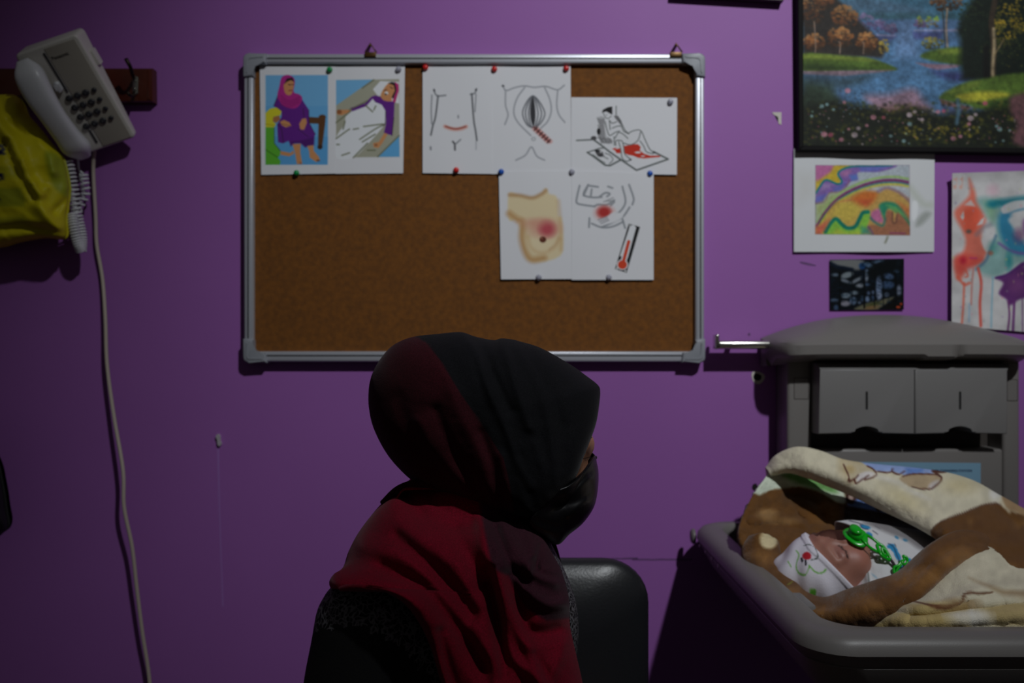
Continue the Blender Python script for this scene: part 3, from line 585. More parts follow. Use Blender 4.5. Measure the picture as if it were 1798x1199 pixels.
# ------------------------------------------------------------------ children's and visitors' pictures
T6 = (1380, 270, 6.6593)
def p_rainbow(p):
    X0, Y0, X1, Y1 = 345, 135, 1445, 945; clip = [(X0, Y0), (1440, 133), (1450, 955), (X0 - 5, 940)]
    save = p.C.copy(); L = p.poly
    L(clip, c8(186, 196, 206)); Y_ = c8(222, 188, 50); TE = c8(0, 132, 140)
    L([(345, 135), (840, 135), (640, 190), (600, 250), (640, 300), (620, 350), (560, 340), (480, 300), (420, 340), (345, 470)], Y_, 1, 1, sm=60); L([(330, 120), (540, 120), (530, 200), (470, 250), (345, 310)], c8(206, 112, 170), 1, 3, sm=40)
    L([(345, 470), (420, 340), (480, 310), (600, 350), (650, 320), (620, 220), (720, 165), (900, 140), (1300, 135), (1100, 210), (850, 215), (840, 300), (770, 320), (700, 380), (620, 440), (500, 460), (430, 560), (345, 580)], c8(140, 104, 186), 1, 1.5, sm=80)
    L([(850, 150), (1200, 145), (1060, 205), (880, 205)], c8(104, 118, 206), .9, 3); L([(640, 210), (760, 190), (720, 260), (660, 260)], c8(186, 120, 176), .9, 3, sm=20); L([(740, 250), (830, 240), (840, 300), (770, 318)], c8(92, 128, 214), .9, 2.5); L([(350, 500), (480, 470), (430, 550), (350, 575)], c8(104, 112, 206), .9, 3); L([(430, 350), (540, 350), (500, 400), (410, 430)], c8(178, 146, 200), .8, 4); L([(560, 400), (690, 340), (640, 430), (560, 440)], c8(90, 110, 200), .8, 4)
    p.line([(350, 460), (400, 380), (470, 305), (600, 352), (655, 325), (610, 230), (700, 165), (860, 142), (1240, 138)], 22, TE, .95, 1, sm=60); p.line([(350, 585), (450, 560), (510, 460), (620, 450), (700, 390), (740, 320)], 14, c8(150, 90, 120), .8, 1.2, sm=40)
    L([(345, 590), (430, 570), (520, 470), (640, 450), (345, 780)], c8(176, 192, 104), .8, 5)
    L([(345, 850), (600, 560), (900, 430), (1180, 370), (1448, 420), (1448, 950), (345, 945)], c8(214, 168, 84), 1, 3, sm=50); L([(940, 420), (1100, 380), (1320, 370), (1448, 400), (1448, 520), (1330, 450), (1180, 400), (1080, 450)], c8(196, 202, 210), 1, 3, sm=40)
    for off, c, wd in ((-40, c8(164, 206, 110), 26), (0, c8(130, 42, 104), 34), (26, c8(40, 120, 130), 18), (46, c8(214, 206, 60), 22)):
        p.line([(365, 840 + off), (480, 660 + off), (640, 500 + off), (860, 385 + off), (1080, 322 + off), (1280, 310 + off), (1450, 338 + off)], wd, c, .95, 1.6, sm=50)
    L([(820, 480), (920, 440), (1060, 450), (1040, 540), (960, 600), (860, 600), (770, 540)], c8(226, 118, 44), 1, 5, sm=40); L([(780, 540), (1000, 540), (950, 605), (860, 605)], c8(220, 84, 52), .8, 5); L([(600, 580), (760, 560), (880, 620), (860, 720), (700, 830), (600, 750), (500, 780)], c8(222, 196, 74), .85, 8, sm=40)
    p.line([(1080, 440), (1180, 400), (1300, 440), (1400, 510), (1450, 560)], 24, c8(140, 104, 140), .85, 3, sm=24); p.line([(480, 700), (600, 570), (760, 540)], 12, c8(220, 110, 80), .7, 2, sm=16)
    L([(1000, 680), (1100, 640), (1120, 720), (1140, 800), (1060, 800), (990, 760)], c8(206, 110, 160), 1, 3, sm=30); L([(1090, 600), (1180, 560), (1320, 600), (1448, 760), (1448, 860), (1350, 740), (1200, 640), (1160, 760), (1120, 700)], c8(40, 150, 112), 1, 2.5, sm=40); L([(1180, 600), (1300, 630), (1400, 740), (1300, 700)], c8(140, 196, 90), .8, 4)
    L([(1300, 560), (1448, 640), (1448, 800), (1380, 680)], c8(220, 110, 60), .8, 5)
    L([(940, 850), (1030, 830), (1150, 850), (1170, 690), (1210, 660), (1250, 690), (1260, 790), (1300, 690), (1350, 720), (1448, 850), (1448, 955), (1010, 950)], c8(176, 112, 78), 1, 2, sm=50); p.line([(1245, 680), (1250, 800), (1290, 800), (1300, 720)], 16, c8(110, 74, 60), .8, 1.4, sm=20); p.line([(980, 740), (1040, 800), (1130, 840), (1160, 760)], 26, c8(50, 120, 120), .9, 2, sm=20)
    L([(440, 945), (580, 760), (660, 830), (760, 890), (860, 820), (900, 680), (980, 680), (960, 820), (860, 945)], c8(140, 210, 66), 1, 2, sm=50); L([(520, 940), (600, 880), (720, 930), (860, 900), (900, 945)], c8(206, 206, 60), .8, 4); p.line([(460, 910), (530, 800), (590, 762), (650, 820), (720, 868), (810, 850), (860, 760), (900, 690), (960, 680)], 44, c8(0, 132, 110), .97, 1.4, sm=50)
    L([(345, 850), (460, 800), (520, 760), (450, 900), (400, 945), (345, 945)], c8(232, 110, 80), .95, 4); p.poly([(880, 850), (960, 870), (1000, 945), (880, 945)], c8(60, 160, 140), .8, 4); p.line([(1220, 925), (1390, 930)], 18, c8(150, 60, 120), .8, 1.5); p.line([(960, 850), (1000, 900), (1020, 945)], 16, c8(100, 80, 130), .8, 1.5)
    p.C[:] = p.C * .86 + p.C.mean(1, keepdims=True) * .10; p.noise(4, .10, 19)
    i = ~inside(p.X, p.Y, p._t(clip)); p.C[i] = save[i]
    p.line([(345, 135), (1445, 133), (1452, 955), (345, 940)], 5, c8(120, 100, 130), .6, .6, closed=True)
    p.line([(1450, 400), (1600, 580), (1690, 600)], 70, c8(168, 178, 150), .35, 6, sm=12); p.poly([(1480, 560), (1540, 570), (1540, 700), (1500, 780), (1470, 740)], c8(236, 238, 240), .9, 2, sm=20); p.poly([(1540, 760), (1620, 680), (1700, 700), (1600, 820), (1520, 850)], c8(140, 146, 138), .6, 4, sm=20); p.line([(1190, 965), (1160, 1040)], 22, c8(150, 150, 130), .8, 2); p.line([(1190, 980), (1165, 1035)], 8, c8(90, 96, 70), .8, 1)
    p.poly([(130, 220), (320, 230), (330, 480), (130, 600)], c8(196, 192, 186), .3, 12)
m_art = mat('sketch_paper', rough=.8, attr=True, spec=.3)
sheet('rainbow_drawing', [(1394, 261), (1641, 268), (1640, 442), (1394, 442)], 1.5965, p_rainbow, m_art, 'crayon drawing of rainbow waves on white paper under the painting', 'drawing', 1.1,
      curl=lambda u, v: .0012 * np.sin(v * 9 + u * 2) + .0016 * u ** 2 * np.sin(np.pi * v) + .0016, base=c8(214, 216, 218), T=T6)
T9 = (1640, 290, 3.867)
def p_water(p):
    RD = c8(226, 96, 72); TL = c8(66, 140, 156); VI = c8(96, 40, 110); BG = c8(206, 204, 204)
    p.poly([(240, 90), (275, 170), (290, 230), (340, 330), (350, 380), (320, 470), (340, 560), (360, 590), (320, 670), (260, 690), (220, 700), (190, 770), (150, 770), (135, 640), (190, 600), (215, 520), (190, 440), (150, 370), (140, 310), (200, 250), (240, 200), (240, 130)], RD, .8, 4, sm=70)
    p.poly([(210, 300), (260, 280), (310, 310), (300, 400), (260, 460), (210, 440), (195, 360)], c8(228, 92, 66), .85, 4, sm=40); p.poly([(140, 640), (200, 600), (330, 640), (260, 690), (170, 740)], c8(216, 74, 66), .75, 6, sm=30); p.ell(198, 646, 20, 22, c8(176, 20, 50), .8, 4); p.ell(236, 450, 18, 14, c8(80, 84, 80), .8, 2); p.line([(290, 470), (340, 420), (390, 400)], 26, c8(120, 120, 130), .6, 4); p.line([(245, 630), (290, 632)], 12, c8(190, 60, 110), .8, 1.2)
    p.poly([(180, 350), (200, 310), (205, 350), (195, 375)], BG, .95, 1); p.poly([(290, 410), (320, 370), (345, 350), (330, 400)], BG, .95, 1.2); p.poly([(205, 270), (250, 235), (280, 280), (240, 275)], BG, .8, 1.6)
    p.poly([(290, 230), (420, 220), (470, 250), (450, 300), (520, 480), (560, 560), (760, 520), (760, 640), (560, 680), (440, 760), (330, 740), (290, 700), (360, 640), (380, 560), (420, 480), (400, 400), (340, 320)], c8(120, 168, 164), .8, 6, sm=60); p.poly([(340, 250), (440, 240), (400, 380), (360, 340)], c8(140, 180, 140), .7, 7); p.ell(400, 265, 40, 25, c8(0, 120, 146), .8, 4)
    p.poly([(430, 240), (620, 210), (900, 200), (900, 280), (680, 270), (480, 320), (450, 280)], c8(0, 110, 130), .8, 5, sm=40); p.poly([(450, 330), (520, 330), (560, 480), (700, 560), (640, 610), (540, 600), (470, 520), (440, 420)], c8(40, 130, 170), .9, 5, sm=40)
    p.line([(480, 330), (560, 300), (700, 280), (900, 290)], 24, c8(60, 130, 170), .8, 3, sm=20); p.poly([(455, 290), (520, 250), (620, 235), (900, 235), (900, 275), (620, 290), (500, 325), (465, 325)], BG, .95, 2, sm=40); p.poly([(510, 360), (640, 320), (900, 320), (900, 420), (640, 480), (540, 420)], BG, .9, 3, sm=40)
    p.poly([(610, 380), (700, 350), (800, 400), (780, 520), (640, 500)], c8(130, 50, 140), .85, 5, sm=30); p.ell(575, 480, 36, 50, c8(110, 60, 110), .6, 5); p.line([(440, 530), (520, 580), (620, 600), (760, 590)], 18, c8(120, 90, 160), .8, 2, sm=20)
    p.poly([(330, 490), (400, 420), (415, 450), (400, 540), (360, 590), (330, 540)], BG, .95, 1.5, sm=30); p.line([(420, 480), (380, 580), (350, 650), (290, 705)], 18, c8(66, 110, 140), .75, 2.5, sm=20); p.ell(385, 595, 18, 16, c8(200, 80, 60), .8, 2); p.ell(510, 650, 18, 50, c8(0, 130, 140), .7, 5); p.ell(400, 560, 30, 40, c8(60, 140, 130), .6, 6)
    p.poly([(420, 765), (500, 740), (560, 690), (640, 650), (900, 640), (900, 900), (620, 900), (520, 950), (490, 910), (440, 870), (470, 800)], VI, .95, 2.5, sm=50); p.ell(560, 820, 50, 50, c8(130, 70, 130), .7, 8); p.line([(420, 765), (500, 740), (600, 670)], 16, c8(84, 36, 110), .9, 1.2, sm=12)
    for a, c, wd, al in (([(205, 800), (200, 930), (190, 1070)], RD, 16, .7), ([(268, 700), (258, 800), (252, 945)], c8(200, 130, 120), 14, .8), ([(300, 700), (320, 800), (312, 940), (318, 1090)], c8(216, 90, 76), 20, .9), ([(400, 760), (392, 950), (388, 1100)], c8(120, 176, 200), 12, .7), ([(505, 930), (512, 1020), (500, 1130)], c8(110, 50, 110), 14, .9), ([(545, 920), (536, 1130)], c8(110, 50, 120), 18, .9), ([(240, 940), (238, 1060)], c8(140, 180, 214), 12, .6), ([(215, 710), (230, 750), (215, 760)], RD, 14, .7), ([(160, 760), (205, 810), (240, 800)], RD, 20, .7), ([(600, 900), (602, 1130)], c8(110, 60, 120), 10, .7)):
        p.line(a, wd, c, al, 1.2, sm=24)
    r = np.random.RandomState(5)
    for _ in range(70): x, y = r.uniform(130, 700), r.uniform(70, 1150); p.ell(x, y, r.uniform(3, 9), r.uniform(3, 9), [c8(230, 150, 170), c8(160, 140, 180), c8(190, 200, 130), c8(150, 150, 150)][r.randint(4)], .5, 1.2)
    for x in (145, 185): p.line([(x, 90), (x - 3, 150)], 20, c8(232, 130, 100), .5, 2.5)
    p.ell(400, 170, 40, 40, c8(226, 170, 190), .45, 6); p.noise(25, .12, 9)
def wcurl(u, v): return .002 + .009 * np.clip(1 - v / .10, 0, 1) ** 2 + .004 * np.clip(1 - u / .08, 0, 1) ** 2
sheet('watercolour_painting', [(1672, 304), (1890, 297), (1890, 590), (1671, 572)], 1.5962, p_water, m_art, 'watercolour with red and blue drips and a purple blot, curling paper', 'drawing', 1.0, curl=wcurl, base=c8(206, 204, 204), T=T9)
T10 = (1440, 440, 9.994)
def p_forest(p):
    r = np.random.RandomState(11); p.C[:] = c8(10, 16, 22)
    p.poly([(180, 160), (740, 160), (700, 330), (560, 330), (420, 290), (280, 280), (180, 200)], c8(120, 122, 122), .95, 3, sm=30)
    for x, y, rx, ry, c, ro in ((470, 430, 110, 50, c8(130, 140, 146), -.3), (270, 425, 60, 26, c8(100, 116, 134), 0), (440, 540, 90, 36, c8(120, 128, 140), .4), (640, 520, 120, 30, c8(124, 132, 142), -.5), (690, 620, 70, 40, c8(136, 142, 152), -.2), (810, 460, 36, 80, c8(130, 140, 156), 0), (820, 345, 30, 20, c8(110, 130, 160), 0), (740, 270, 60, 60, c8(20, 60, 110), 0), (860, 260, 90, 40, c8(90, 116, 146), .5), (1010, 190, 90, 30, c8(90, 112, 140), -.2), (1340, 350, 50, 40, c8(70, 96, 126), 0), (1200, 450, 90, 50, c8(70, 92, 124), .2), (1370, 230, 40, 60, c8(50, 76, 104), .4), (1180, 600, 120, 70, c8(58, 80, 112), 0), (1030, 650, 50, 200, c8(110, 128, 160), 0), (1040, 780, 50, 70, c8(130, 140, 164), 0), (1385, 700, 40, 90, c8(122, 130, 150), 0), (1170, 775, 40, 35, c8(110, 124, 150), 0), (600, 740, 60, 34, c8(112, 126, 138), 0), (450, 790, 90, 46, c8(120, 134, 146), 0), (440, 925, 90, 50, c8(140, 138, 150), 0), (580, 880, 60, 70, c8(90, 108, 134), 0), (250, 870, 70, 30, c8(80, 98, 124), 0), (280, 1000, 40, 50, c8(60, 80, 110), 0), (830, 850, 40, 50, c8(112, 132, 164), 0), (740, 840, 30, 50, c8(70, 90, 120), 0), (930, 730, 24, 30, c8(90, 106, 136), 0), (850, 745, 26, 30, c8(84, 100, 130), 0), (690, 910, 24, 26, c8(100, 116, 140), 0), (925, 830, 26, 40, c8(60, 80, 112), 0), (820, 595, 45, 25, c8(70, 90, 120), 0)):
        p.ell(x, y, rx, ry, c, .9, 1.6, ro)
    p.poly([(600, 1030), (800, 930), (1000, 880), (1310, 810), (1200, 900), (1050, 1000), (980, 1035)], c8(112, 108, 86), .9, 2, sm=30); p.ell(930, 940, 130, 30, c8(58, 64, 30), .8, 2, -.2); p.ell(900, 1000, 110, 30, c8(124, 92, 58), .9, 2, -.1); p.poly([(1090, 1030), (1300, 820), (1470, 780), (1470, 1030)], c8(14, 14, 12), .9, 2)
    p.ell(1370, 990, 40, 20, c8(190, 70, 36), .9, 1); p.ell(1420, 935, 22, 22, c8(180, 64, 36), .9, 1)
    for x, wd in ((345, 40), (775, 34), (955, 16), (1110, 14), (1320, 26), (560, 12)): p.line([(x, 1000), (x + 5, 700), (x - 4, 380)], wd, c8(6, 10, 12), .95, .8)
    for _ in range(260):
        x, y = r.uniform(180, 1470), r.uniform(160, 940)
        if 250 < x < 720 and y < 560: continue
        p.ell(x, y, r.uniform(10, 40), r.uniform(6, 16), [c8(6, 12, 16), c8(10, 22, 30), c8(14, 34, 50)][r.randint(3)], .55, 1, r.uniform(-.6, .6))
    p.line([(180, 220), (300, 280), (440, 310), (560, 330)], 60, c8(6, 18, 34), .9, 2, sm=16); p.line([(340, 560), (500, 600), (640, 660), (760, 690)], 50, c8(6, 14, 18), .9, 2, sm=16); p.poly([(860, 300), (1000, 230), (1470, 160), (1470, 330), (1180, 380), (1000, 460), (860, 440)], c8(8, 14, 16), .85, 3, sm=30); p.line([(640, 390), (760, 400), (760, 480)], 60, c8(6, 16, 28), .85, 2)
sheet('forest_photo', [(1457, 456), (1587.5, 454), (1587, 543.5), (1457.5, 544.5)], 1.5975, p_forest, m_photo, 'small dark photograph of pine trees and a path', 'photo', 1.5, base=c8(30, 34, 40), T=T10, curl=lambda u, v: .001 + .001 * v)
# corner of a dark picture frame that hangs above the board, and the black sleeve of a coat at the left
fr = empty('small_dark_frame', P(1352, -80, D), 'bottom corner of a small dark frame at the top edge beside the painting', 'picture frame')
m_df = mat('dark_frame_wood', c8(40, 22, 30), .5)
for q in ([(1180, -20), (1374, -8), (1376, 1.5), (1180, -10)], [(1362, -8), (1376, 1.5), (1376, -160), (1362, -150)], [(1180, -160), (1376, -160), (1362, -150), (1192, -150)], [(1180, -160), (1192, -150), (1192, -20), (1180, -10)]):
    prism('frame_side', q, 1.582, 1.598, m_df, fr, .001, 1)
prism('backing', [(1190, -152), (1364, -152), (1364, -6), (1190, -18)], 1.590, 1.597, mat('pale_mount', c8(170, 166, 160), .8), fr)

# ------------------------------------------------------------------ coat rack
m_wood = mat('dark_red_wood', c8(74, 30, 16), .28, vary=(9, .35), bump=(40, .1))
m_steel = mat('worn_steel', c8(150, 150, 140), .3, .9)
m_brown = mat('dark_hook_metal', c8(40, 30, 22), .4, .7)
rack = empty('coat_rack', P(0, 150, D), 'dark red wooden coat rack board with a metal hook behind the telephone', 'coat rack')
prism('backboard', [(-420, 119), (267, 119), (268, 178), (-420, 182)], 1.578, 1.599, m_wood, rack, .004, 2)
prism('end_moulding', [(258, 122), (264, 122), (264, 175), (258, 175)], 1.5765, 1.58, m_wood, rack, .0015, 2)
for hx in (237, -40, -300):
    hk = prism('hook_plate', rrect(hx - 4.5, 133, hx + 4.5, 166, 4, 4), 1.5745, 1.58, m_steel, rack, .001, 2)
    tube_obj('hook_arm', spline([P(hx - 1, 138, 1.575), P(hx - 4, 132, 1.55), P(hx - 8, 118, 1.53), P(hx - 16, 103, 1.525)], 14), np.linspace(.0032, .0038, 14), m_brown, hk, 8)
    tube_obj('hook_arm', spline([P(hx, 162, 1.575), P(hx - 3, 168, 1.555), P(hx - 9, 167, 1.54), P(hx - 13, 162, 1.537)], 14), .0032, m_brown, hk, 8)
    for y in (141, 156):
        V, Fc = lathe([(.0022, 0), (.0022, .0012), (.0012, .0018)], 10); fix_normals(mesh('screw', frame(V, P(hx, y, 1.5745), (1, 0, 0), (0, 0, 1), (0, -1, 0)), Fc, m_steel, hk))

# ------------------------------------------------------------------ telephone
m_ph = mat('off_white_phone_plastic', c8(196, 192, 184), .42); m_hs = mat('pale_handset_plastic', c8(205, 206, 208), .35)
m_face = mat('grey_phone_face', c8(160, 154, 142), .5); m_key = mat('dark_key_plastic', c8(46, 46, 50), .4); m_ink = mat('black_lettering', c8(20, 20, 22), .5)
ex = np.array([.946, 0., .324]); ex /= np.linalg.norm(ex); ey = np.array([.264, .58, -.77]); ey -= ex * ex.dot(ey); ey /= np.linalg.norm(ey); en = np.cross(ex, ey)
if en[1] > 0: en = -en
PO = np.array(P(158.5, 189, 1.515))
def LP(px, py):
    """point of the phone's face under a pixel -> (u along width, v down the face)"""
    c = np.array([0, -D, H]); r = np.array([(px - CX) / F, 1., (CY - py) / F]); t = (PO - c).dot(en) / r.dot(en); q = c + r * t - PO
    return q.dot(ex), q.dot(ey)
def PW(u, v, n): return PO + ex * u + ey * v + en * n
tel = empty('telephone', tuple(P(127, 170, D)), 'off-white corded desk telephone hung askew on the coat rack', 'telephone')
cn = [LP(*q) for q in ((17, 99), (136, 59), (236, 240), (142, 276))]
# wedge body: face sloping, straight back to a vertical plane
u0 = np.mean([cn[0][0], cn[3][0]]) + .002; u1 = np.mean([cn[1][0], cn[2][0]]); v0 = np.mean([cn[0][1], cn[1][1]]); v1 = np.mean([cn[2][1], cn[3][1]])
def wedge(name, outl, n0, back, m, parent, bev):
    fr = [PW(u, v, n0) for u, v in outl]; bk = [PW(u, v, n0 - back(v)) for u, v in outl]
    return prism(name, (fr, bk), 0, 0, m, parent, bev, 3, raw=True)
def bk(v): t = (v - v0) / (v1 - v0); return .050 * (1 - t) + .014 * t
body = wedge('body', rrect(u0, v0, u1, v1, .008, 4), 0., bk, m_ph, tel, .004)
fp = [(u0 + .052, v0 + .006), (u1 - .007, v0 + .006), (u1 - .007, v1 - .004), (u0 + .052, v1 - .004)]
face = wedge('face_plate', fp, .0012, lambda v: .004, m_face, tel, .001)
# handset: long rounded grip with two thick ends
hp = spline([(u0 + .012, v0 + .010, .010), (u0 + .013, v0 + .032, .020), (u0 + .013, v0 + .07, .031), (u0 + .014, v0 + .11, .033), (u0 + .014, v0 + .15, .026), (u0 + .013, v0 + .18, .016), (u0 + .013, v1 + .004, .006)], 40)
hw = spline([(.010,), (.024,), (.0245,), (.022,), (.0225,), (.024,), (.011,)], 40)[:, 0]; hh = spline([(.006,), (.018,), (.016,), (.0135,), (.015,), (.018,), (.007,)], 40)[:, 0]
V = []; n = 20
for (u, v, nn), a, b in zip(hp, hw, hh):
    for k in range(n):
        t = 2 * math.pi * k / n; c, s = math.cos(t), math.sin(t); V.append(PW(u + a * math.copysign(abs(c) ** .7, c), v, nn + b * math.copysign(abs(s) ** .7, s)))
Fc = [(i * n + k, i * n + (k + 1) % n, (i + 1) * n + (k + 1) % n, (i + 1) * n + k) for i in range(39) for k in range(n)] + [tuple(range(n)), tuple(39 * n + k for k in range(n))]
hs = fix_normals(mesh('handset', V, Fc, m_hs, tel))
wedge('cradle_recess', [(u0 + .0465, v0 + .012), (u0 + .0495, v0 + .012), (u0 + .0495, v0 + .085), (u0 + .0465, v0 + .085)], .0016, lambda v: .004, m_key, tel, 0)
wedge('cradle_recess', [(u0 + .0440, v1 - .040), (u0 + .0475, v1 - .040), (u0 + .0475, v1 - .014), (u0 + .0440, v1 - .014)], .0016, lambda v: .004, m_key, tel, 0)
wedge('cradle_hook', rrect(u0 + .034, v0 + .062, u0 + .045, v0 + .080, .004), .009, lambda v: .012, m_hs, tel, .003)
KX = [(122, 172), (136.3, 167), (151, 162), (166, 157)]
for r in range(4):
    for c in range(4):
        px = 122 + c * 14.5 + r * 10; py = 172 - c * 5 + r * 16.4; u, v = LP(px, py); R = .0066 if c < 3 else .0047
        V, Fc = lathe([(R, 0), (R, .0022), (R * .8, .0034), (R * .35, .0038)], 14); V = V * [1, .86, 1]
        fix_normals(mesh('key', frame(V, PW(u, v, .0012), ex, ey, en), Fc, m_key, tel))
        V, Fc = text_mesh('123-456-789-*0#-'[r * 4 + c], .004)
        if c < 3: mesh('key_digit', frame(V, PW(u, v, .0052), ex, -ey, en), Fc, mat('key_digit_white', c8(120, 120, 124), .5) if r + c == 0 else bpy.data.materials['key_digit_white'], tel, False)
V, Fc = text_mesh('Panasonic', .0085); V[:, 0] *= .95; mesh('lettering', frame(V, PW(*LP(106, 98), .0014), ex, -ey, en), Fc, m_ink, tel, False)
wedge('side_latch', [(u1 - .004, v0 + .035), (u1 + .006, v0 + .035), (u1 + .006, v0 + .062), (u1 - .004, v0 + .062)], -.014, lambda v: .02, m_ph, tel, .002)
# coiled handset cord: down from the handset, loop, and back up
def coil(path, turns, rad, wire):
    n = turns * 12; c = spline(path, n); T = np.gradient(c, axis=0); T /= np.linalg.norm(T, axis=1)[:, None]; a = np.cross(T, [0, 1., 0]); a /= np.linalg.norm(a, axis=1)[:, None]; b = np.cross(T, a)
    th = np.linspace(0, turns * 2 * np.pi, n)[:, None]; r = np.broadcast_to(np.asarray(rad, float).reshape(-1, 1) if np.ndim(rad) else rad, (n, 1)); return tube(c + r * (np.cos(th) * a + np.sin(th) * b), wire, 6)
q1 = coil([P(120, 284, 1.545), P(128, 330, 1.545), P(136, 380, 1.55), P(143, 415, 1.55), P(142, 440, 1.55)], 26, .0082, .0023)
q2 = coil([P(142, 440, 1.55), P(136, 425, 1.54), P(130, 400, 1.535), P(127, 375, 1.54)], 17, .0075, .0023)
q3 = coil([P(128, 380, 1.56), P(140, 360, 1.565), P(150, 340, 1.57), P(148, 320, 1.57), P(146, 305, 1.57)], 9, .0070, .0023)
q4 = tube(spline([P(146, 305, 1.57), P(139, 298, 1.57), P(137, 285, 1.56), P(136, 265, 1.545)], 16), .0022, 6)
V, Fc = join([q1, q2, q3, q4]); fix_normals(mesh('handset_cord', V, Fc, m_hs, tel))
m_cable = mat('flat_white_cable', c8(176, 164, 150), .5)
cab = [(166, 262, 1.57), (164, 300, 1.585), (168, 380, 1.59), (170, 430, 1.59), (180, 490, 1.59), (185, 560, 1.585), (188, 640, 1.58), (200, 730, 1.575), (216, 825, 1.565), (218, 890, 1.56), (232, 960, 1.565), (240, 1030, 1.57), (250, 1110, 1.575), (262, 1190, 1.58), (270, 1300, 1.58), (280, 1500, 1.58), (285, 1650, 1.58)]
V, Fc = tube(spline([P(*q) for q in cab], 160), .0034, 8, flat=.55); o = fix_normals(mesh('telephone_cable', V, Fc, m_cable, None, origin=P(200, 700, 1.58))); tag(o, 'thin white telephone cable hanging down the purple wall', 'cable')

# ------------------------------------------------------------------ yellow shopping bag
m_bag = mat('thin_yellow_plastic', rough=.5, attr=True, bump=(35, .2), spec=.25)
bo = [(-300, 170), (-150, 160), (-20, 166), (28, 168), (45, 196), (70, 226), (92, 255), (110, 278), (119, 310), (121, 345), (116, 380), (114, 417), (75, 418), (30, 426), (-10, 436), (-120, 440), (-260, 420), (-330, 330)]
folds = [([(-30, 170), (20, 250), (45, 320), (80, 375), (105, 400)], 13, .018), ([(25, 185), (45, 225), (85, 262), (95, 300)], 10, .014), ([(10, 250), (30, 300), (60, 350)], 8, -.016), ([(0, 170), (10, 215), (60, 240)], 9, -.012), ([(60, 320), (75, 340), (80, 330)], 6, .010), ([(95, 372), (115, 352)], 6, -.012), ([(-20, 405), (40, 400), (110, 408)], 8, -.012), ([(40, 280), (55, 320), (70, 345)], 6, .009), ([(-120, 200), (-80, 300), (-60, 400)], 16, .02), ([(-200, 200), (-180, 320)], 16, -.02)]
X, Y, dy = shell(bo, [0] * len(bo), (-60, 310), 1.52, .055, 40, 220, 3., folds=folds)
dy = dy - .006 * (vnoise(X, Y, 34, 3) - .5) * 2; Vn = PA(X, Y, 1.53 + np.clip(dy, -.12, .06)).reshape(-1, 3); Vf = Vn.copy(); Vf[:, 1] = 1.53 - D + .012 * np.tile(np.sqrt(np.clip(1 - np.sin(np.linspace(0, 1, 40) * np.pi / 2) ** 2, 0, 1))[:, None], (1, 220)).ravel()
p = Paint(X, Y, c8(196, 184, 20)); GN = c8(116, 128, 34)
p.poly([(-320, 334), (36, 330), (46, 352), (40, 362), (-320, 366)], GN, .6, 3); p.poly([(-320, 296), (20, 292), (36, 312), (-320, 316)], c8(160, 160, 30), .5, 4); p.poly([(80, 265), (112, 280), (120, 320), (118, 345), (96, 330), (84, 300)], c8(130, 146, 40), .7, 4, sm=20); p.poly([(-100, 388), (40, 380), (60, 395), (-100, 404)], c8(150, 156, 50), .5, 4)
NV = c8(16, 16, 60)
for q in ([(-70, 250), (8, 254), (9, 272), (-70, 268)], [(-70, 306), (4, 304), (8, 312), (2, 318), (-70, 320)], [(-70, 340), (0, 344), (0, 352), (-70, 352)]): p.poly(q, NV, .95, .8)
for q in ((-4, 262, 5, 3), (-30, 260, 8, 4), (-3, 312, 3, 1.6), (-30, 313, 6, 3)): p.ell(*q, c8(196, 184, 20), 1, .6)
C = np.concatenate([p.C, p.C]); bag = mesh('shopping_bag', np.concatenate([Vn, Vf]), shell_faces(40, 220) + shell_faces(40, 220, 40 * 220, True), m_bag, None, True, C, origin=P(-60, 310, 1.53))
fix_normals(bag); tag(bag, 'crumpled yellow plastic shopping bag hanging below the coat rack', 'bag')
# black bag whose corner shows at the left edge
m_blk = mat('black_nylon', c8(8, 8, 10), .7)
bo = [(-160, 720), (-60, 725), (-12, 800), (2, 850), (9, 895), (13, 924), (2, 937), (-30, 955), (-120, 965), (-170, 900)]
X, Y, dy = shell(bo, [0] * len(bo), (-80, 850), 1.5, .05, 24, 100, 3.); Vn = PA(X, Y, 1.5 + dy).reshape(-1, 3); Vf = Vn.copy(); Vf[:, 1] = 1.5 - D + .004 * (Vf[:, 1] < 1.5 - D - 1e-6)
bb = fix_normals(mesh('black_bag', np.concatenate([Vn, Vf]), shell_faces(24, 100) + shell_faces(24, 100, 2400, True), m_blk, None, origin=P(-80, 850, 1.5))); tag(bb, 'black bag of which one corner shows at the left edge low on the wall', 'bag')

# ------------------------------------------------------------------ short metal rail
m_chr = mat('satin_chrome', c8(205, 203, 196), .22, 1.0)
bar = empty('towel_rail', P(1320, 605, D), 'short satin metal rail with an upturned end beside the grey changing station', 'towel rail')
xxr = lambda px: (px - CX) / F * 1.556
a = P(1257, 598, 1.556); b = P(1400, 613, 1.556)
box('bar', (a[0], -.052, b[2] + .0002), (xxr(1384), -.022, a[2]), m_chr, bar, .0065, 4)
box('upturned_end', (a[0] - .001, -.050, b[2]), (a[0] + .0055, -.024, P(0, 587, 1.556)[2]), m_chr, bar, .0025, 3)
for x in (1290, 1350): box('bracket', (xxr(x) - .005, -.03, H - .011), (xxr(x) + .005, .0, H - .004), m_chr, bar, .001)

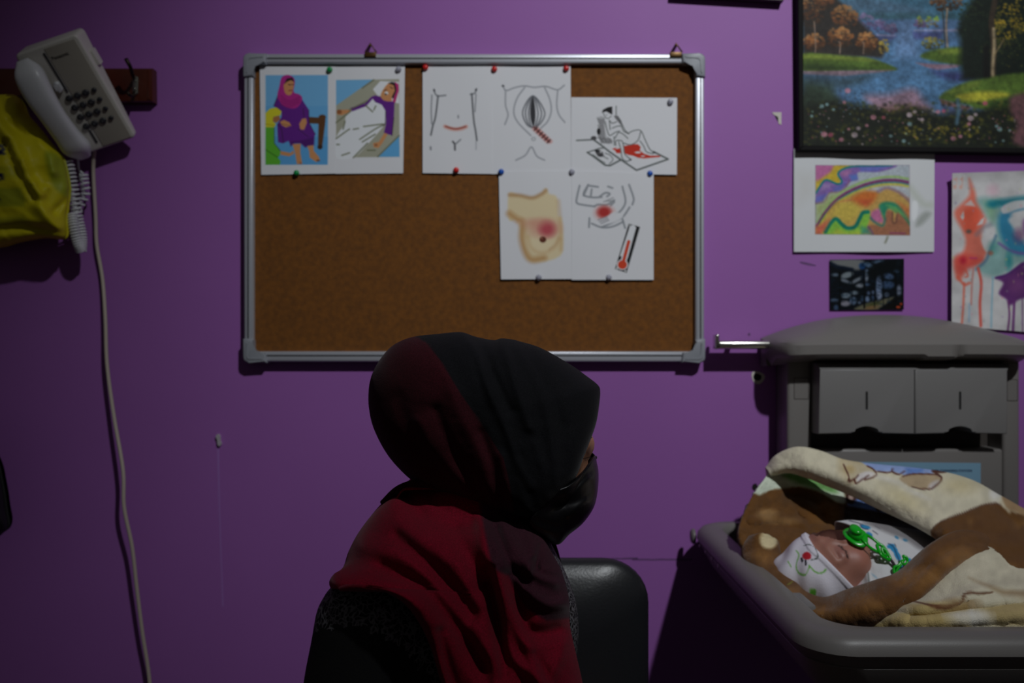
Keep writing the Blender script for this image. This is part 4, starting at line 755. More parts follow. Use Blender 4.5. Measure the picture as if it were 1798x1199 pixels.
# ------------------------------------------------------------------ baby changing station
m_gr = mat('warm_grey_plastic', c8(114, 110, 107), .42, bump=(700, .06)); m_gr2 = mat('grey_cover_plastic', c8(117, 115, 114), .4, bump=(700, .05)); m_in = mat('dark_recess_plastic', c8(62, 56, 52), .6)
m_lab = mat('blue_label', c8(120, 158, 182), .4); m_navy = mat('navy_lettering', c8(36, 48, 86), .5); m_line = mat('dark_slot', c8(16, 15, 14), .8)
st = empty('changing_station', (.72, 0, .7), 'grey fold-down baby changing station with open tray on the wall', 'changing station')
BX0, BX1 = .514, .948; yf = -.07
# wall body: frame posts round a recess
def zz(py, d=1.53): return P(0, py, d)[2]
def xx(px, d=1.53): return P(px, 0, d)[0]
box('back_panel', (BX0 + .01, -.02, .80), (BX1 - .01, 0, zz(600)), m_in, st)
box('side_post', (BX0, yf, .80), (xx(1425), 0, zz(606)), m_gr, st, .006, 3); box('side_post', (xx(1762), yf, .80), (BX1, 0, zz(606)), m_gr, st, .006, 3)
lp = box('lower_panel', (xx(1425) - .002, -.066, .80), (xx(1762) + .002, -.004, zz(789)), m_gr, st, .005, 3)
prism('sticker', [(1500, 811), (1722, 813), (1722, 900), (1500, 900)], 1.5325, 1.536, m_lab, lp)
V, Fc = text_mesh('BABY CHANGING STATION', .0062); V[:, 0] *= .98; mesh('lettering', frame(V, P(1671, 826.5, 1.532), (1, 0, 0), (0, 0, 1), (0, -1, 0)), Fc, m_navy, lp, False)
for x0, x1, y0, y1 in ((1395, 1419, 664, 700), (1769, 1786, 667, 703)):
    prism('mould_mark', rrect(x0 - 1.2, y0 - 1.2, x1 + 1.2, y1 + 1.2, 2), 1.5297, 1.535, m_in, st); prism('mould_inset', rrect(x0, y0, x1, y1, 2), 1.5293, 1.535, m_gr, st)
# two liner dispenser covers with finger cut-outs
def cover(x0, x1, cx, slope):
    dz = 1.495
    b_ = [(x0, 648), (x1, 648), (x1, 762)]
    arc = [(cx + 27 - (27 * 2) * t, 761 - 13 * math.sin(math.pi * t) ** .6) for t in np.linspace(0, 1, 15)]
    pts = b_ + arc + [(x0 + slope, 762)]
    c = prism('dispenser_cover', pts, dz, 1.56, m_gr2, st, .0025, 3)
    prism('keyhole_slot', rrect(cx - 2, 687, cx + 2, 719, 1.8), dz - .0004, dz + .004, m_line, c); return c
cover(1440, 1606, 1522, -3); cover(1607, 1769, 1686, 0)
a = [P(x, y, d) for x, y, d in ((1440, 648, 1.495), (1769, 650, 1.495), (1771, 638, 1.51), (1432, 637, 1.51))]
prism('cover_ledge', ([a[0], a[1], a[2], a[3]], [(v[0], -.03, v[2]) for v in a]), 0, 0, m_gr2, st, 0, raw=True)
a = [P(x, y, d) for x, y, d in ((1440, 648, 1.495), (1432, 637, 1.51), (1428, 760, 1.52), (1437, 762, 1.495))]
prism('cover_side', ([a[0], a[1], a[2], a[3]], [(v[0] + .001, -.03, v[2]) for v in a]), 0, 0, m_gr2, st, 0, raw=True)
# domed hood
NX = 60; V = []; pr = 8
for i in range(NX):
    u = -1 + 2 * i / (NX - 1); ue = math.copysign(1 - (1 - abs(u)) ** 1.0, u); X_ = .72 + .237 * ue; k = 1 - abs(u) ** 9
    zt = 1.206 + .046 * (1 - abs(u) ** 2.2); yl = .045 + .083 * (1 - abs(u) ** 20); tab = -.004 if .11 < u < .33 else 0
    lz = 1.1975 - .004 * abs(u) ** 6
    V += [(X_, -.006, zt), (X_, -yl * .35, zt - (zt - lz) * .12), (X_, -yl * .7, zt - (zt - lz) * .45), (X_, -yl + .006, lz + .0035), (X_, -yl, lz - .003), (X_, -yl + (0 if not (.335 < u < .36) else .008), lz - .020 + tab), (X_, -yl + .006, lz - .024 + tab), (X_, -.045, lz - .040), (X_, -.006, lz - .042)]
m_ = 9; Fc = [(i * m_ + k, i * m_ + (k + 1) % m_, (i + 1) * m_ + (k + 1) % m_, (i + 1) * m_ + k) for i in range(NX - 1) for k in range(m_)] + [tuple(range(m_)), tuple((NX - 1) * m_ + k for k in range(m_))]
auto_smooth(fix_normals(mesh('hood', V, Fc, m_gr, st)), 35)
# tray: rounded rectangle rings from the floor over the rim down to the underside
TX0, TX1, TY0, TY1 = .343, 1.097, -.648, -.022; ZT = .856
rings = [(.075, .778, .03), (.062, .790, .035), (.054, .838, .04), (.048, .850, .045), (.040, ZT - .001, .05), (.020, ZT, .055), (.009, ZT - .003, .058), (.002, ZT - .011, .06), (.0, ZT - .022, .06), (.009, .8185, .06), (.013, .8165, .058), (.0115, .8145, .06), (.024, .79, .06), (.045, .762, .055), (.085, .735, .05), (.13, .728, .045)]
V = []; nr_ = None
for ins, z, r in rings:
    ix = ins if ins < .05 else ins
    pts = rrect(TX0 + ins, TY0 + ins, TX1 - ins, TY1 - ins * (.45 if z > .8 else .3), max(r, .012), 8); nr_ = len(pts); V += [(x, y, z) for x, y in pts]
Fc = [(i * nr_ + k, i * nr_ + (k + 1) % nr_, (i + 1) * nr_ + (k + 1) % nr_, (i + 1) * nr_ + k) for i in range(len(rings) - 1) for k in range(nr_)] + [tuple(range(nr_)), tuple((len(rings) - 1) * nr_ + k for k in range(nr_))]
tray = auto_smooth(fix_normals(mesh('tray', V, Fc, m_gr, st)), 38)
V, Fc = lathe([(.014, 0), (.014, .004), (.011, .007), (.004, .008)], 20); fix_normals(mesh('hinge_cap', frame(V, (TX0 + .002, -.05, .832), (0, 1, 0), (0, 0, 1), (-1, 0, 0)), Fc, m_gr, st))
for k in range(4):
    V, Fc = lathe([(.0035, 0), (.0035, .001), (.002, .0016)], 10); fix_normals(mesh('screw', frame(V, (TX0 + .001, -.10 - .045 * k, .826), (0, 1, 0), (0, 0, 1), (-1, 0, 0)), Fc, m_steel, st))
a = np.array(P(1362, 1055, 1.12))
sl = box('strap_slot', (TX0 + .046, -.50, .815), (TX0 + .066, -.44, .846), m_gr2, st, .004, 2)

# ------------------------------------------------------------------ chair
m_leather = mat('black_leatherette', c8(30, 31, 34), .36, bump=(260, .12), spec=.5); m_tube = mat('black_steel_tube', c8(22, 22, 24), .35, .6)
ch = empty('chair', (-.01, -.62, 0), 'black leatherette chair with a rounded backrest behind the seated woman', 'chair')
def cushion(name, x0, x1, a0, a1, b0, b1, r, plane, bulge):
    """rounded cushion; plane 'xz' stands, 'xy' lies"""
    ol = np.array(rrect(x0, a0, x1, a1, r, 8)); c = np.array([(x0 + x1) / 2, (a0 + a1) / 2]); V = []; n = len(ol)
    prof = [(0.0, b0 - bulge), (.5, b0 - bulge * .9), (.85, b0 - bulge * .45), (.95, b0), (.99, b0 + .006), (1, (b0 + b1) / 2), (.99, b1 - .006), (.95, b1), (.5, b1 + .003), (0.0, b1 + .003)]
    for s, h_ in prof:
        q = c + (ol - c) * max(s, .01)
        V += [(x, h_, a) if plane == 'xz' else (x, a, h_) for x, a in q]
    Fc = [(i * n + k, i * n + (k + 1) % n, (i + 1) * n + (k + 1) % n, (i + 1) * n + k) for i in range(len(prof) - 1) for k in range(n)] + [tuple(range(n)), tuple((len(prof) - 1) * n + k for k in range(n))]
    return fix_normals(mesh(name, V, Fc, m_leather, ch))
cushion('backrest', -.23, .2005, .56, .882, -.41, -.38, .065, 'xz', .030)
cushion('seat', -.23, .20, -.86, -.43, .45, .41, .06, 'xy', -.008)
for sx in (-.205, .175):
    tube_obj('leg', spline([(sx, -.835, .40), (sx, -.85, .2), (sx, -.86, 0.002)], 10), .011, m_tube, ch, 10)
    tube_obj('leg', spline([(sx, -.44, .42), (sx, -.41, .2), (sx, -.37, 0.002)], 10), .011, m_tube, ch, 10)
    tube_obj('back_support', spline([(sx * .8, -.44, .41), (sx * .8, -.40, .45), (sx * .8, -.385, .52), (sx * .8, -.383, .66)], 14), .010, m_tube, ch, 10)
tube_obj('seat_rail', [(-.205, -.45, .398), (.175, -.45, .398)], .010, m_tube, ch, 8); tube_obj('seat_rail', [(-.205, -.83, .398), (.175, -.83, .398)], .010, m_tube, ch, 8)

# ------------------------------------------------------------------ the seated woman
DW = .96; yW = DW - D
def K(px, py, dy=0.): return np.array(P(px, py, DW + dy))
wo = empty('person', (-.08, yW, 0), 'woman in profile wearing a black and maroon headscarf, black mask and lace-shouldered robe', 'person')
m_skin = mat('warm_skin', c8(176, 124, 96), .55, sss=.12, attr=False)
m_robe = mat('black_robe_cloth', c8(14, 13, 15), .85, bump=(500, .2)); m_lace = mat('black_corded_lace', c8(16, 16, 17), .62, spec=.25, bump=(150, 1., 'lace'))
_n = m_lace.node_tree; _v = [x for x in _n.nodes if x.type == 'TEX_VORONOI'][0]; _nz = _n.nodes.new('ShaderNodeTexNoise'); _nz.inputs['Scale'].default_value = 60; _tc = [x for x in _n.nodes if x.type == 'TEX_COORD'][0]
_ad = _n.nodes.new('ShaderNodeMixRGB'); _ad.inputs[0].default_value = .03; _n.links.new(_tc.outputs['Object'], _nz.inputs['Vector']); _n.links.new(_tc.outputs['Object'], _ad.inputs[1]); _n.links.new(_nz.outputs['Color'], _ad.inputs[2]); _n.links.new(_ad.outputs[0], _v.inputs['Vector'])
_rp = _n.nodes.new('ShaderNodeValToRGB'); _rp.color_ramp.elements[0].position = .03; _rp.color_ramp.elements[0].color = (.15, .145, .155, 1); _rp.color_ramp.elements[1].position = .16; _rp.color_ramp.elements[1].color = (.006, .006, .007, 1)
_n.links.new(_v.outputs['Distance'], _rp.inputs[0]); _n.links.new(_rp.outputs[0], _n.nodes['Principled BSDF'].inputs['Base Color']); [x for x in _n.nodes if x.type == 'BUMP'][0].invert = True
sh_n = K(655, 1100, -.135); sh_f = np.array((-.05, -.49, .925)); el_n = np.array((-.178, -.80, .70)); el_f = np.array((-.05, -.44, .68)); wr_n = np.array((.03, -.745, .62)); wr_f = np.array((.12, -.58, .63))
hip = np.array((-.10, yW, .555)); kn_n = np.array((.34, -.735, .56)); kn_f = np.array((.34, -.545, .56))
def figure(p, g, limbs=True):
    """one continuous figure; g thickens it for the robe"""
    d = sd_ell(p, hip, (.135 + g, .175 + g, .105 + g)); d = smin(d, sd_ell(p, (-.075, yW, .80), (.118 + g, .135 + g, .20 + g)), .06)
    d = smin(d, sd_ell(p, (-.08, yW, .90), (.095 + g, .15 + g, .09 + g)), .05)
    for s, e, w_ in ((sh_n, el_n, wr_n), (sh_f, el_f, wr_f)):
        d = smin(d, sd_cap(p, s, e, .052 + g, .044 + g), .04); d = smin(d, sd_cap(p, e, w_, .043 + g, .030 + g * 1.4), .03)
    for h, k in ((hip + [.02, -.085, 0], kn_n), (hip + [.02, .085, 0], kn_f)):
        an = k + np.array([.02, 0, -.47]); d = smin(d, sd_cap(p, h, k, .085 + g, .062 + g), .05); d = smin(d, sd_cap(p, k, an, .060 + g * 1.5, .036 + g * 2.2), .04)
    return d
HC = K(892, 760); fx = np.array([math.cos(.30), 0, -math.sin(.30)]); fz = np.array([math.sin(.30), 0, math.cos(.30)]); fy = np.array([0, 1., 0]); HR = np.stack([fx, fy, fz])
def hl(a, b, c): return HC + fx * a + fy * b + fz * c          # head frame: forward, away from the lens, up
def head(p):
    d = sd_ell(p, hl(-.008, 0, .008), (.094, .074, .086), HR); d = smin(d, sd_ell(p, hl(.033, 0, -.033), (.060, .053, .080), HR), .03)
    d = smin(d, sd_cap(p, hl(.084, 0, .0), hl(.097, 0, -.032), .009, .011), .014)                     # nose
    d = smin(d, sd_cap(p, hl(.082, -.030, .018), hl(.088, -.006, .014), .010), .014); d = smin(d, sd_cap(p, hl(.082, .030, .018), hl(.088, .006, .014), .010), .014)   # brow
    for s in (-1, 1):
        d = smin(d, sd_ell(p, hl(.078, s * .031, -.006), (.011, .014, .010), HR), .008); d = smin(d, sd_ell(p, hl(.062, s * .030, -.032), (.02, .02, .02), HR), .02); d = smin(d, sd_ell(p, hl(-.005, s * .078, -.012), (.018, .009, .028), HR), .006)
    d = smin(d, sd_ell(p, hl(.080, 0, -.064), (.011, .020, .009), HR), .012); return smin(d, sd_ell(p, hl(.066, 0, -.088), (.018, .022, .016), HR), .02)   # lips, chin
def hand(p, w_, dirv, side):
    """palm, four unequal bent fingers, a thumb off the side of the palm"""
    f = np.asarray(dirv, float); f /= np.linalg.norm(f); s = np.cross(f, [0, 0, 1.]); s /= np.linalg.norm(s); s = s * side; u = np.cross(s, f) * (1 if np.cross(s, f)[2] > 0 else -1)
    c = w_ + f * .045; d = sd_ell(p, c, (.05, .04, .016), np.stack([f, s, u])); d = smin(d, sd_cap(p, w_ - f * .02, w_ + f * .02, .026, .022), .02)
    for k, L in enumerate((.066, .074, .070, .054)):
        b = w_ + f * .080 + s * (.030 - .020 * k); m1 = b + f * L * .5 - u * .006; e = m1 + f * L * .42 - u * .020
        d = smin(d, smin(sd_cap(p, b - f * .01, m1, .0088, .0082), sd_cap(p, m1, e, .0082, .0068), .004), .006)
    b = w_ + f * .03 + s * .034; m1 = b + f * .028 + s * .018 - u * .004; e = m1 + f * .026 + s * .002 - u * .006
    return smin(d, smin(sd_cap(p, b, m1, .011, .0095), sd_cap(p, m1, e, .0095, .008), .004), .008)
def skin_sd(p):
    d = figure(p, -.012); d = smin(d, sd_cap(p, (-.055, yW, .93), hl(-.01, 0, -.07), .052, .048), .04); d = smin(d, head(p), .02)
    for k, s in ((kn_n, -1), (kn_f, 1)):
        an = k + np.array([.02, 0, -.47]); d = smin(d, smin(sd_cap(p, an, an + [-.02, 0, -.05], .036, .03), sd_cap(p, an + [0, 0, -.05], an + [.15, 0, -.062], .034, .022), .03), .03)
    d = smin(d, hand(p, wr_n, (.9, .25, -.1), 1), .01); return smin(d, hand(p, wr_f, (.9, -.2, -.1), -1), .01)
V, Fc = nets(skin_sd, (-.30, -.92, -.01), (.56, -.36, 1.26), .0068, 2)
sb = fix_normals(mesh('body', V, Fc, m_skin, wo))
def robe_sd(p):
    d = figure(p, .006); d = smin(d, sd_cap(p, (-.06, yW, .92), (-.015, yW, 1.03), .068, .060), .05)
    d = smin(d, sd_ell(p, (-.02, yW, .86), (.098, .125, .12)), .04)
    d = d + .004 * np.sin(p[:, 2] * 46 + p[:, 0] * 30 + 2 * np.sin(p[:, 1] * 22)) * np.clip((.92 - p[:, 2]) * 6, 0, 1)
    d = smax(d, p[:, 2] - 1.035, .01); d = smax(d, -(p[:, 2] - .07), .01)
    for w_, f in ((wr_n, (.9, .25, -.1)), (wr_f, (.9, -.2, -.1))):
        f = np.asarray(f) / np.linalg.norm(f); near = np.linalg.norm(p - w_ - f * .06, axis=1) < .10
        d = np.where(near, np.maximum(d, (p - w_) @ f - .005), d)
    return d
V, Fc = nets(robe_sd, (-.34, -.96, .04), (.50, -.32, 1.06), .0070, 2)
# the lace yoke and its edge: colour of the cloth itself, a second material on those faces
X = V[:, 0] / (V[:, 1] + D) * F + CX; Y = CY - (V[:, 2] - H) / (V[:, 1] + D) * F
lace_l = spline([(480, 1108), (560, 1110), (620, 1106), (670, 1118), (715, 1145), (748, 1185), (765, 1230)], 40); yl = np.interp(X, lace_l[:, 0], lace_l[:, 1], left=1106, right=1400)
is_l = (((Y < yl) & (V[:, 2] > .80)) | (V[:, 0] > .0) & (V[:, 2] > .84)) & (V[:, 2] < .985)
robe = mesh('robe', V, Fc, m_robe, wo); robe.data.materials.append(m_lace)
mi = is_l[np.asarray(Fc)].mean(1) > .5; robe.data.polygons.foreach_set('material_index', mi.astype(np.int32)); robe.data.update()
robe_bvh = BVHTree.FromPolygons([tuple(v) for v in V], [tuple(map(int, f)) for f in Fc])
# small beads down the robe's front edge
for k in range(7):
    q = np.array(K(1017 + k * 1.3, 1170 + k * 8)); h = robe_bvh.ray_cast(Vector((.4, q[1] - .01, q[2])), Vector((-1, 0, 0)))
    if h[0] is not None:
        Vb, Fb = lathe([(.0003, -.0014), (.0012, -.0008), (.0014, 0), (.0012, .0008), (.0003, .0014)], 8); mesh('bead', Vb + np.array(h[0]) + [.0005, 0, 0], Fb, bpy.data.materials.get('pale_bead') or mat('pale_bead', c8(190, 195, 205), .2), wo)

# headscarf ---------------------------------------------------------------
m_scarf = mat('woven_scarf', rough=.9, attr=True, vary=(650, .35), bump=(900, .25), sheen=.06, spec=.15)
MAR = c8(122, 12, 35); MAR2 = c8(56, 14, 22); BLK = c8(17, 17, 20); PLUM = c8(62, 28, 40)
out = [(735, 850, 0), (700, 822, 0), (672, 785, 0), (654, 745, 0), (647, 705, 0), (650, 668, 0), (664, 636, 0), (688, 608, 0), (722, 592, 0), (770, 586, 0), (800, 583, 0), (815, 584, 0), (835, 591, 0), (866, 597, 0), (880, 594, 0), (900, 596, 0), (912, 599, 0), (950, 611, 0), (1000, 639, 0), (1030, 660, -.004), (1050, 676, -.010), (1054, 688, -.014), (1052, 712, -.022), (1047, 742, -.032), (1037, 772, -.044), (1024, 805, -.055), (1011, 838, -.063), (990, 862, -.068), (965, 888, -.070), (938, 912, -.066), (910, 905, -.058), (870, 896, -.045), (820, 882, -.03), (775, 867, -.01)]
sf = [([(818, 584), (838, 625), (860, 690), (885, 745), (905, 800), (930, 855)], 7, .0055), ([(880, 594), (895, 640), (910, 690), (930, 750)], 8, .006), ([(905, 600), (940, 660), (962, 720), (972, 790), (975, 850)], 9, .005), ([(845, 600), (868, 660), (895, 720)], 7, -.005), ([(925, 620), (960, 680), (985, 750), (990, 820)], 10, -.004),
      ([(790, 690), (815, 740), (845, 800), (862, 850), (868, 880)], 12, .008), ([(765, 720), (790, 780), (825, 840), (850, 880)], 9, -.009), ([(735, 740), (760, 790), (800, 840), (835, 875)], 10, .007), ([(845, 760), (862, 810), (870, 850), (885, 890)], 8, -.008), ([(880, 800), (890, 850), (905, 895)], 7, .006), ([(700, 700), (725, 770), (770, 825)], 12, -.005), ([(910, 800), (925, 850), (938, 890)], 8, -.006), ([(660, 720), (690, 790), (740, 840)], 10, .004), ([(940, 780), (955, 830), (960, 870)], 8, .004), ([(750, 600), (775, 640), (800, 680)], 12, .003)]
nr, nt = 70, 340
X, Y, dy = shell([o[:2] for o in out], [o[2] for o in out], (850, 730), DW, .104, nr, nt, 2.2, 2.2, [(a_, b_ * 1.2, c_ * (.55 if i_ > 4 else .9)) for i_, (a_, b_, c_) in enumerate(sf)])
dy = dy - .0012 * (vnoise(X, Y, 30, 8) - .5) * 2
Vn = PA(X, Y, DW + dy).reshape(-1, 3); Vf = Vn.copy(); Vf[:, 1] = 2 * yW - Vf[:, 1]
p = Paint(X, Y, BLK)
p.poly([(600, 560), (722, 585), (752, 604), (778, 640), (808, 690), (836, 730), (862, 770), (884, 805), (893, 840), (900, 880), (905, 930), (600, 960)], MAR2, 1, 1.5, sm=0); p.noise(60, .10, 2)
hsf = mesh('headscarf', np.concatenate([Vn, Vf]), shell_faces(nr, nt) + shell_faces(nr, nt, nr * nt, True), m_scarf, wo, True, np.concatenate([p.C, p.C])); fix_normals(hsf); solidify(hsf, .0018, -1)
# shoulder drape of the scarf
out = [(728, 838, -.004), (705, 862, -.004), (688, 872, -.01), (658, 898, -.014), (630, 934, -.018), (612, 968, -.03), (602, 996, -.06), (586, 1008, -.10), (578, 1022, -.13), (584, 1034, -.145), (610, 1029, -.165), (660, 1034, -.19), (705, 1056, -.19), (736, 1094, -.185), (757, 1140, -.18), (775, 1199, -.175), (810, 1290, -.165), (900, 1330, -.15), (1000, 1310, -.11), (1030, 1250, -.085), (1023, 1199, -.07), (1012, 1150, -.06), (1001, 1100, -.056), (1000, 1065, -.058), (997, 1040, -.06), (985, 1000, -.058), (962, 958, -.055), (946, 930, -.056), (920, 890, -.035), (880, 866, -.02), (800, 842, -.006)]
df = [([(745, 872), (800, 882), (860, 888), (925, 900)], 42, -.070), ([(690, 880), (720, 930), (790, 985), (830, 1040), (850, 1110), (870, 1180), (880, 1240)], 16, .012), ([(640, 960), (720, 985), (780, 1040), (830, 1110), (880, 1180), (910, 1240)], 17, .015), ([(590, 1012), (680, 1018), (740, 1060), (800, 1140), (840, 1210)], 17, .014), ([(840, 905), (850, 960), (872, 1020), (885, 1090), (900, 1150), (960, 1210)], 9, .013), ([(870, 990), (885, 1040), (905, 1090), (930, 1140), (950, 1200)], 11, .016), ([(850, 920), (880, 970), (920, 1030), (960, 1060), (995, 1060)], 10, .014), ([(880, 905), (905, 960), (935, 1000), (975, 1020)], 10, .012), ([(905, 900), (930, 940), (936, 975), (930, 1000)], 8, .010),
      ([(860, 1000), (868, 1060), (880, 1130), (885, 1190)], 9, -.016), ([(900, 1010), (912, 1060), (930, 1110), (990, 1105)], 11, -.016), ([(800, 930), (830, 990), (845, 1030)], 12, -.013), ([(700, 945), (770, 1010), (830, 1080)], 11, -.012), ([(670, 1000), (740, 1030), (800, 1100), (850, 1170)], 10, -.011), ([(870, 930), (895, 990), (925, 1025)], 6, -.012), ([(935, 985), (950, 1005), (985, 1015)], 5, -.010), ([(950, 960), (940, 1000)], 5, -.012), ([(775, 1110), (785, 1160), (800, 1210)], 8, -.010), ([(940, 1150), (960, 1190), (950, 1240)], 7, -.008), ([(960, 1200), (985, 1150), (995, 1100)], 9, .008), ([(745, 905), (800, 925), (850, 915)], 12, -.010)]
nr, nt = 90, 380
X, Y, dy0 = shell([o[:2] for o in out], [o[2] for o in out], (830, 1040), DW, .165, nr, nt, 2.4, 2.4)
dep = DW + dy0; camv = Vector((0, -D, H))
hit = np.full(X.shape, 9.)
for i in range(nr):
    for j in range(nt):
        v = Vector(((X[i, j] - CX) / F, 1., (CY - Y[i, j]) / F)); L = v.length; h = robe_bvh.ray_cast(camv, v / L)
        if h[0] is not None: hit[i, j] = h[3] / L
want = np.minimum(dep, hit - .010)
for _ in range(40):                                  # relax the cloth over the shoulder without letting the robe through
    a = want.copy(); a[1:-1] = (want[1:-1] * 2 + want[2:] + want[:-2] + np.roll(want, 1, 1)[1:-1] + np.roll(want, -1, 1)[1:-1]) / 6; a[0] = a[1].mean(); want = np.minimum(a, hit - .008)
dy = want - DW
for pts, wd, amp in df: dy = dy - 1.0 * amp * np.exp(-(seg_dist(X, Y, spline(pts, 24)) / (wd * 1.25)) ** 2)
dy = np.minimum(dy, hit - DW - .003)
dy = dy - .0015 * (vnoise(X, Y, 26, 12) - .5) * 2
Vn = PA(X, Y, DW + dy).reshape(-1, 3); Vf = Vn.copy(); Vf[:, 1] = 2 * yW - Vf[:, 1]
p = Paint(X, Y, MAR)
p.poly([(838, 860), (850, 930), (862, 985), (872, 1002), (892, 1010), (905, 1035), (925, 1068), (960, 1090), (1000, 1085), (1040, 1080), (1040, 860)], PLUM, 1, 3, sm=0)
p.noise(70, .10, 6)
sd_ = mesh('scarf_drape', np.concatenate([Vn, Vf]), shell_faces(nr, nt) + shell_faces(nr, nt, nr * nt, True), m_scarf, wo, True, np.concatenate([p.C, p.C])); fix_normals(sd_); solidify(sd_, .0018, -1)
# rolled scarf end at the nape
o = tube_obj('nape_fold', spline([K(672, 884, -.015), K(700, 860, -.022), K(735, 850, -.03), K(780, 850, -.03), K(820, 840, -.02)], 24), np.linspace(.004, .009, 24), m_scarf, wo, 10)
a = o.data.color_attributes.new('col', 'FLOAT_COLOR', 'POINT'); a.data.foreach_set('color', np.tile(np.append(lin(MAR2), 1).astype(np.float32), len(o.data.vertices)))

# face mask -----------------------------------------------------------------
m_mask = mat('black_satin_cloth', c8(16, 16, 18), .36, bump=(40, .35), spec=.5)
out = [(1044, 801, -.010), (1048, 812, -.002), (1051, 832, 0), (1049, 865, 0), (1042, 892, 0), (1024, 918, 0), (1000, 938, 0), (980, 956, -.004), (955, 946, -.035), (928, 922, -.070), (938, 896, -.075), (962, 865, -.075), (1000, 848, -.067), (1026, 826, -.044)]
mf = [([(965, 872), (1000, 868), (1035, 840)], 7, .004), ([(940, 915), (980, 925), (1010, 915)], 8, -.003), ([(975, 890), (1010, 880), (1035, 865)], 7, -.002), ([(1000, 905), (1030, 880)], 6, .002)]
nr, nt = 36, 160
X, Y, dy = shell([o[:2] for o in out], [o[2] for o in out], (995, 885), DW, .066, nr, nt, 2.4, 1.8, mf)
Vn = PA(X, Y, DW + dy).reshape(-1, 3); Vf = Vn.copy(); Vf[:, 1] = 2 * yW - Vf[:, 1]
mk = mesh('face_mask', np.concatenate([Vn, Vf]), shell_faces(nr, nt) + shell_faces(nr, nt, nr * nt, True), m_mask, wo); fix_normals(mk); solidify(mk, .0015, -1)
i0 = (nr - 1) * nt; bd = np.stack([X[-1], Y[-1], dy[-1]], -1); sel = bd[(bd[:, 1] < 868) & (bd[:, 0] > 962)]; sel = sel[np.argsort(sel[:, 0])]
sel = sel[(sel[:, 0] < 1046)]
tube_obj('top_hem', [K(x, y + 2.5, z - .002) for x, y, z in sel], .0022, m_mask, mk, 8)
tube_obj('ear_loop', spline([K(930, 918, -.074), K(905, 880, -.09), K(880, 850, -.095)], 12), .0016, m_mask, mk, 6)
# downcast eye: lashes and brow in the gap between scarf and mask
m_lash = mat('dark_lashes', c8(24, 16, 14), .6)
skin_bvh = BVHTree.FromPolygons([tuple(v.co + Vector(wo.location)) for v in sb.data.vertices], [tuple(f.vertices) for f in sb.data.polygons])
def onskin(px, py):
    v = Vector(((px - CX) / F, 1., (CY - py) / F)); h = skin_bvh.ray_cast(camv, v.normalized())
    return np.array(h[0]) if h[0] is not None else K(px, py, -.03)
for k in range(6):
    a = onskin(1022 + k * 2.2, 806 - k * .6); tube_obj('eyelash', spline([a, a + np.array([.0016, -.003, .001]), a + np.array([.004, -.005, -.0012])], 6), np.linspace(.0004, .00015, 6), m_lash, wo, 5)
for k in range(7):
    a = onskin(1028 + k * 1.2, 777 - k * 1.2); tube_obj('eyebrow', spline([a, a + np.array([.0015, -.0008, .001]), a + np.array([.003, -.0006, .0015])], 5), np.linspace(.0007, .0003, 5), m_lash, wo, 5)

# ------------------------------------------------------------------ the sleeping baby
m_bskin = mat('baby_skin', rough=.5, attr=True, sss=.12)
bc = np.array(P(1457, 996, 1.25)); bu = np.array([-.94, -.12, -.22]); bu /= np.linalg.norm(bu); bn = np.array([0, -.43, .90]); bn -= bu * bu.dot(bn); bn /= np.linalg.norm(bn); bw = np.cross(bu, bn)
if bw[1] > 0: bw = -bw                                      # towards the lens
BR_ = np.stack([bu, bw, bn])
def hb(a, b, c): return bc + bu * a + bw * b + bn * c
def skull(p): return smin(sd_ell(p, hb(.012, 0, -.010), (.060, .054, .058), BR_), sd_ell(p, hb(-.017, 0, .006), (.040, .047, .044), BR_), .02)
def face_d(p):
    d = skull(p)
    for s in (-1, 1):
        d = smin(d, sd_ell(p, hb(-.025, s * .026, .024), (.020, .020, .021), BR_), .014); d = smin(d, sd_ell(p, hb(-.003, s * .022, .0425), (.0085, .0125, .0085), BR_), .005); d = smin(d, sd_cap(p, hb(.011, s * .010, .047), hb(.009, s * .030, .041), .004), .012)
        d = smax(d, -sd_cap(p, hb(.0065, s * .013, .0535), hb(.005, s * .030, .0475), .0020), .003)
        d = smin(d, sd_ell(p, hb(-.006, s * .053, -.012), (.016, .007, .010), BR_), .004)
    d = smin(d, sd_cap(p, hb(.000, 0, .047), hb(-.016, 0, .055), .0050, .0068), .007); d = smin(d, smin(sd_ell(p, hb(-.0175, .0065, .052), (.005, .005, .005)), sd_ell(p, hb(-.0175, -.0065, .052), (.005, .005, .005)), .003), .003)
    d = smin(d, sd_ell(p, hb(-.033, 0, .047), (.007, .013, .006), BR_), .006); return smin(d, sd_ell(p, hb(-.045, 0, .034), (.013, .018, .014), BR_), .01)
nk = hb(-.055, 0, -.005); ch_ = np.array(P(1600, 1024, 1.25)); pe = np.array(P(1720, 1026, 1.24)); ft = np.array((.93, -.36, .815))
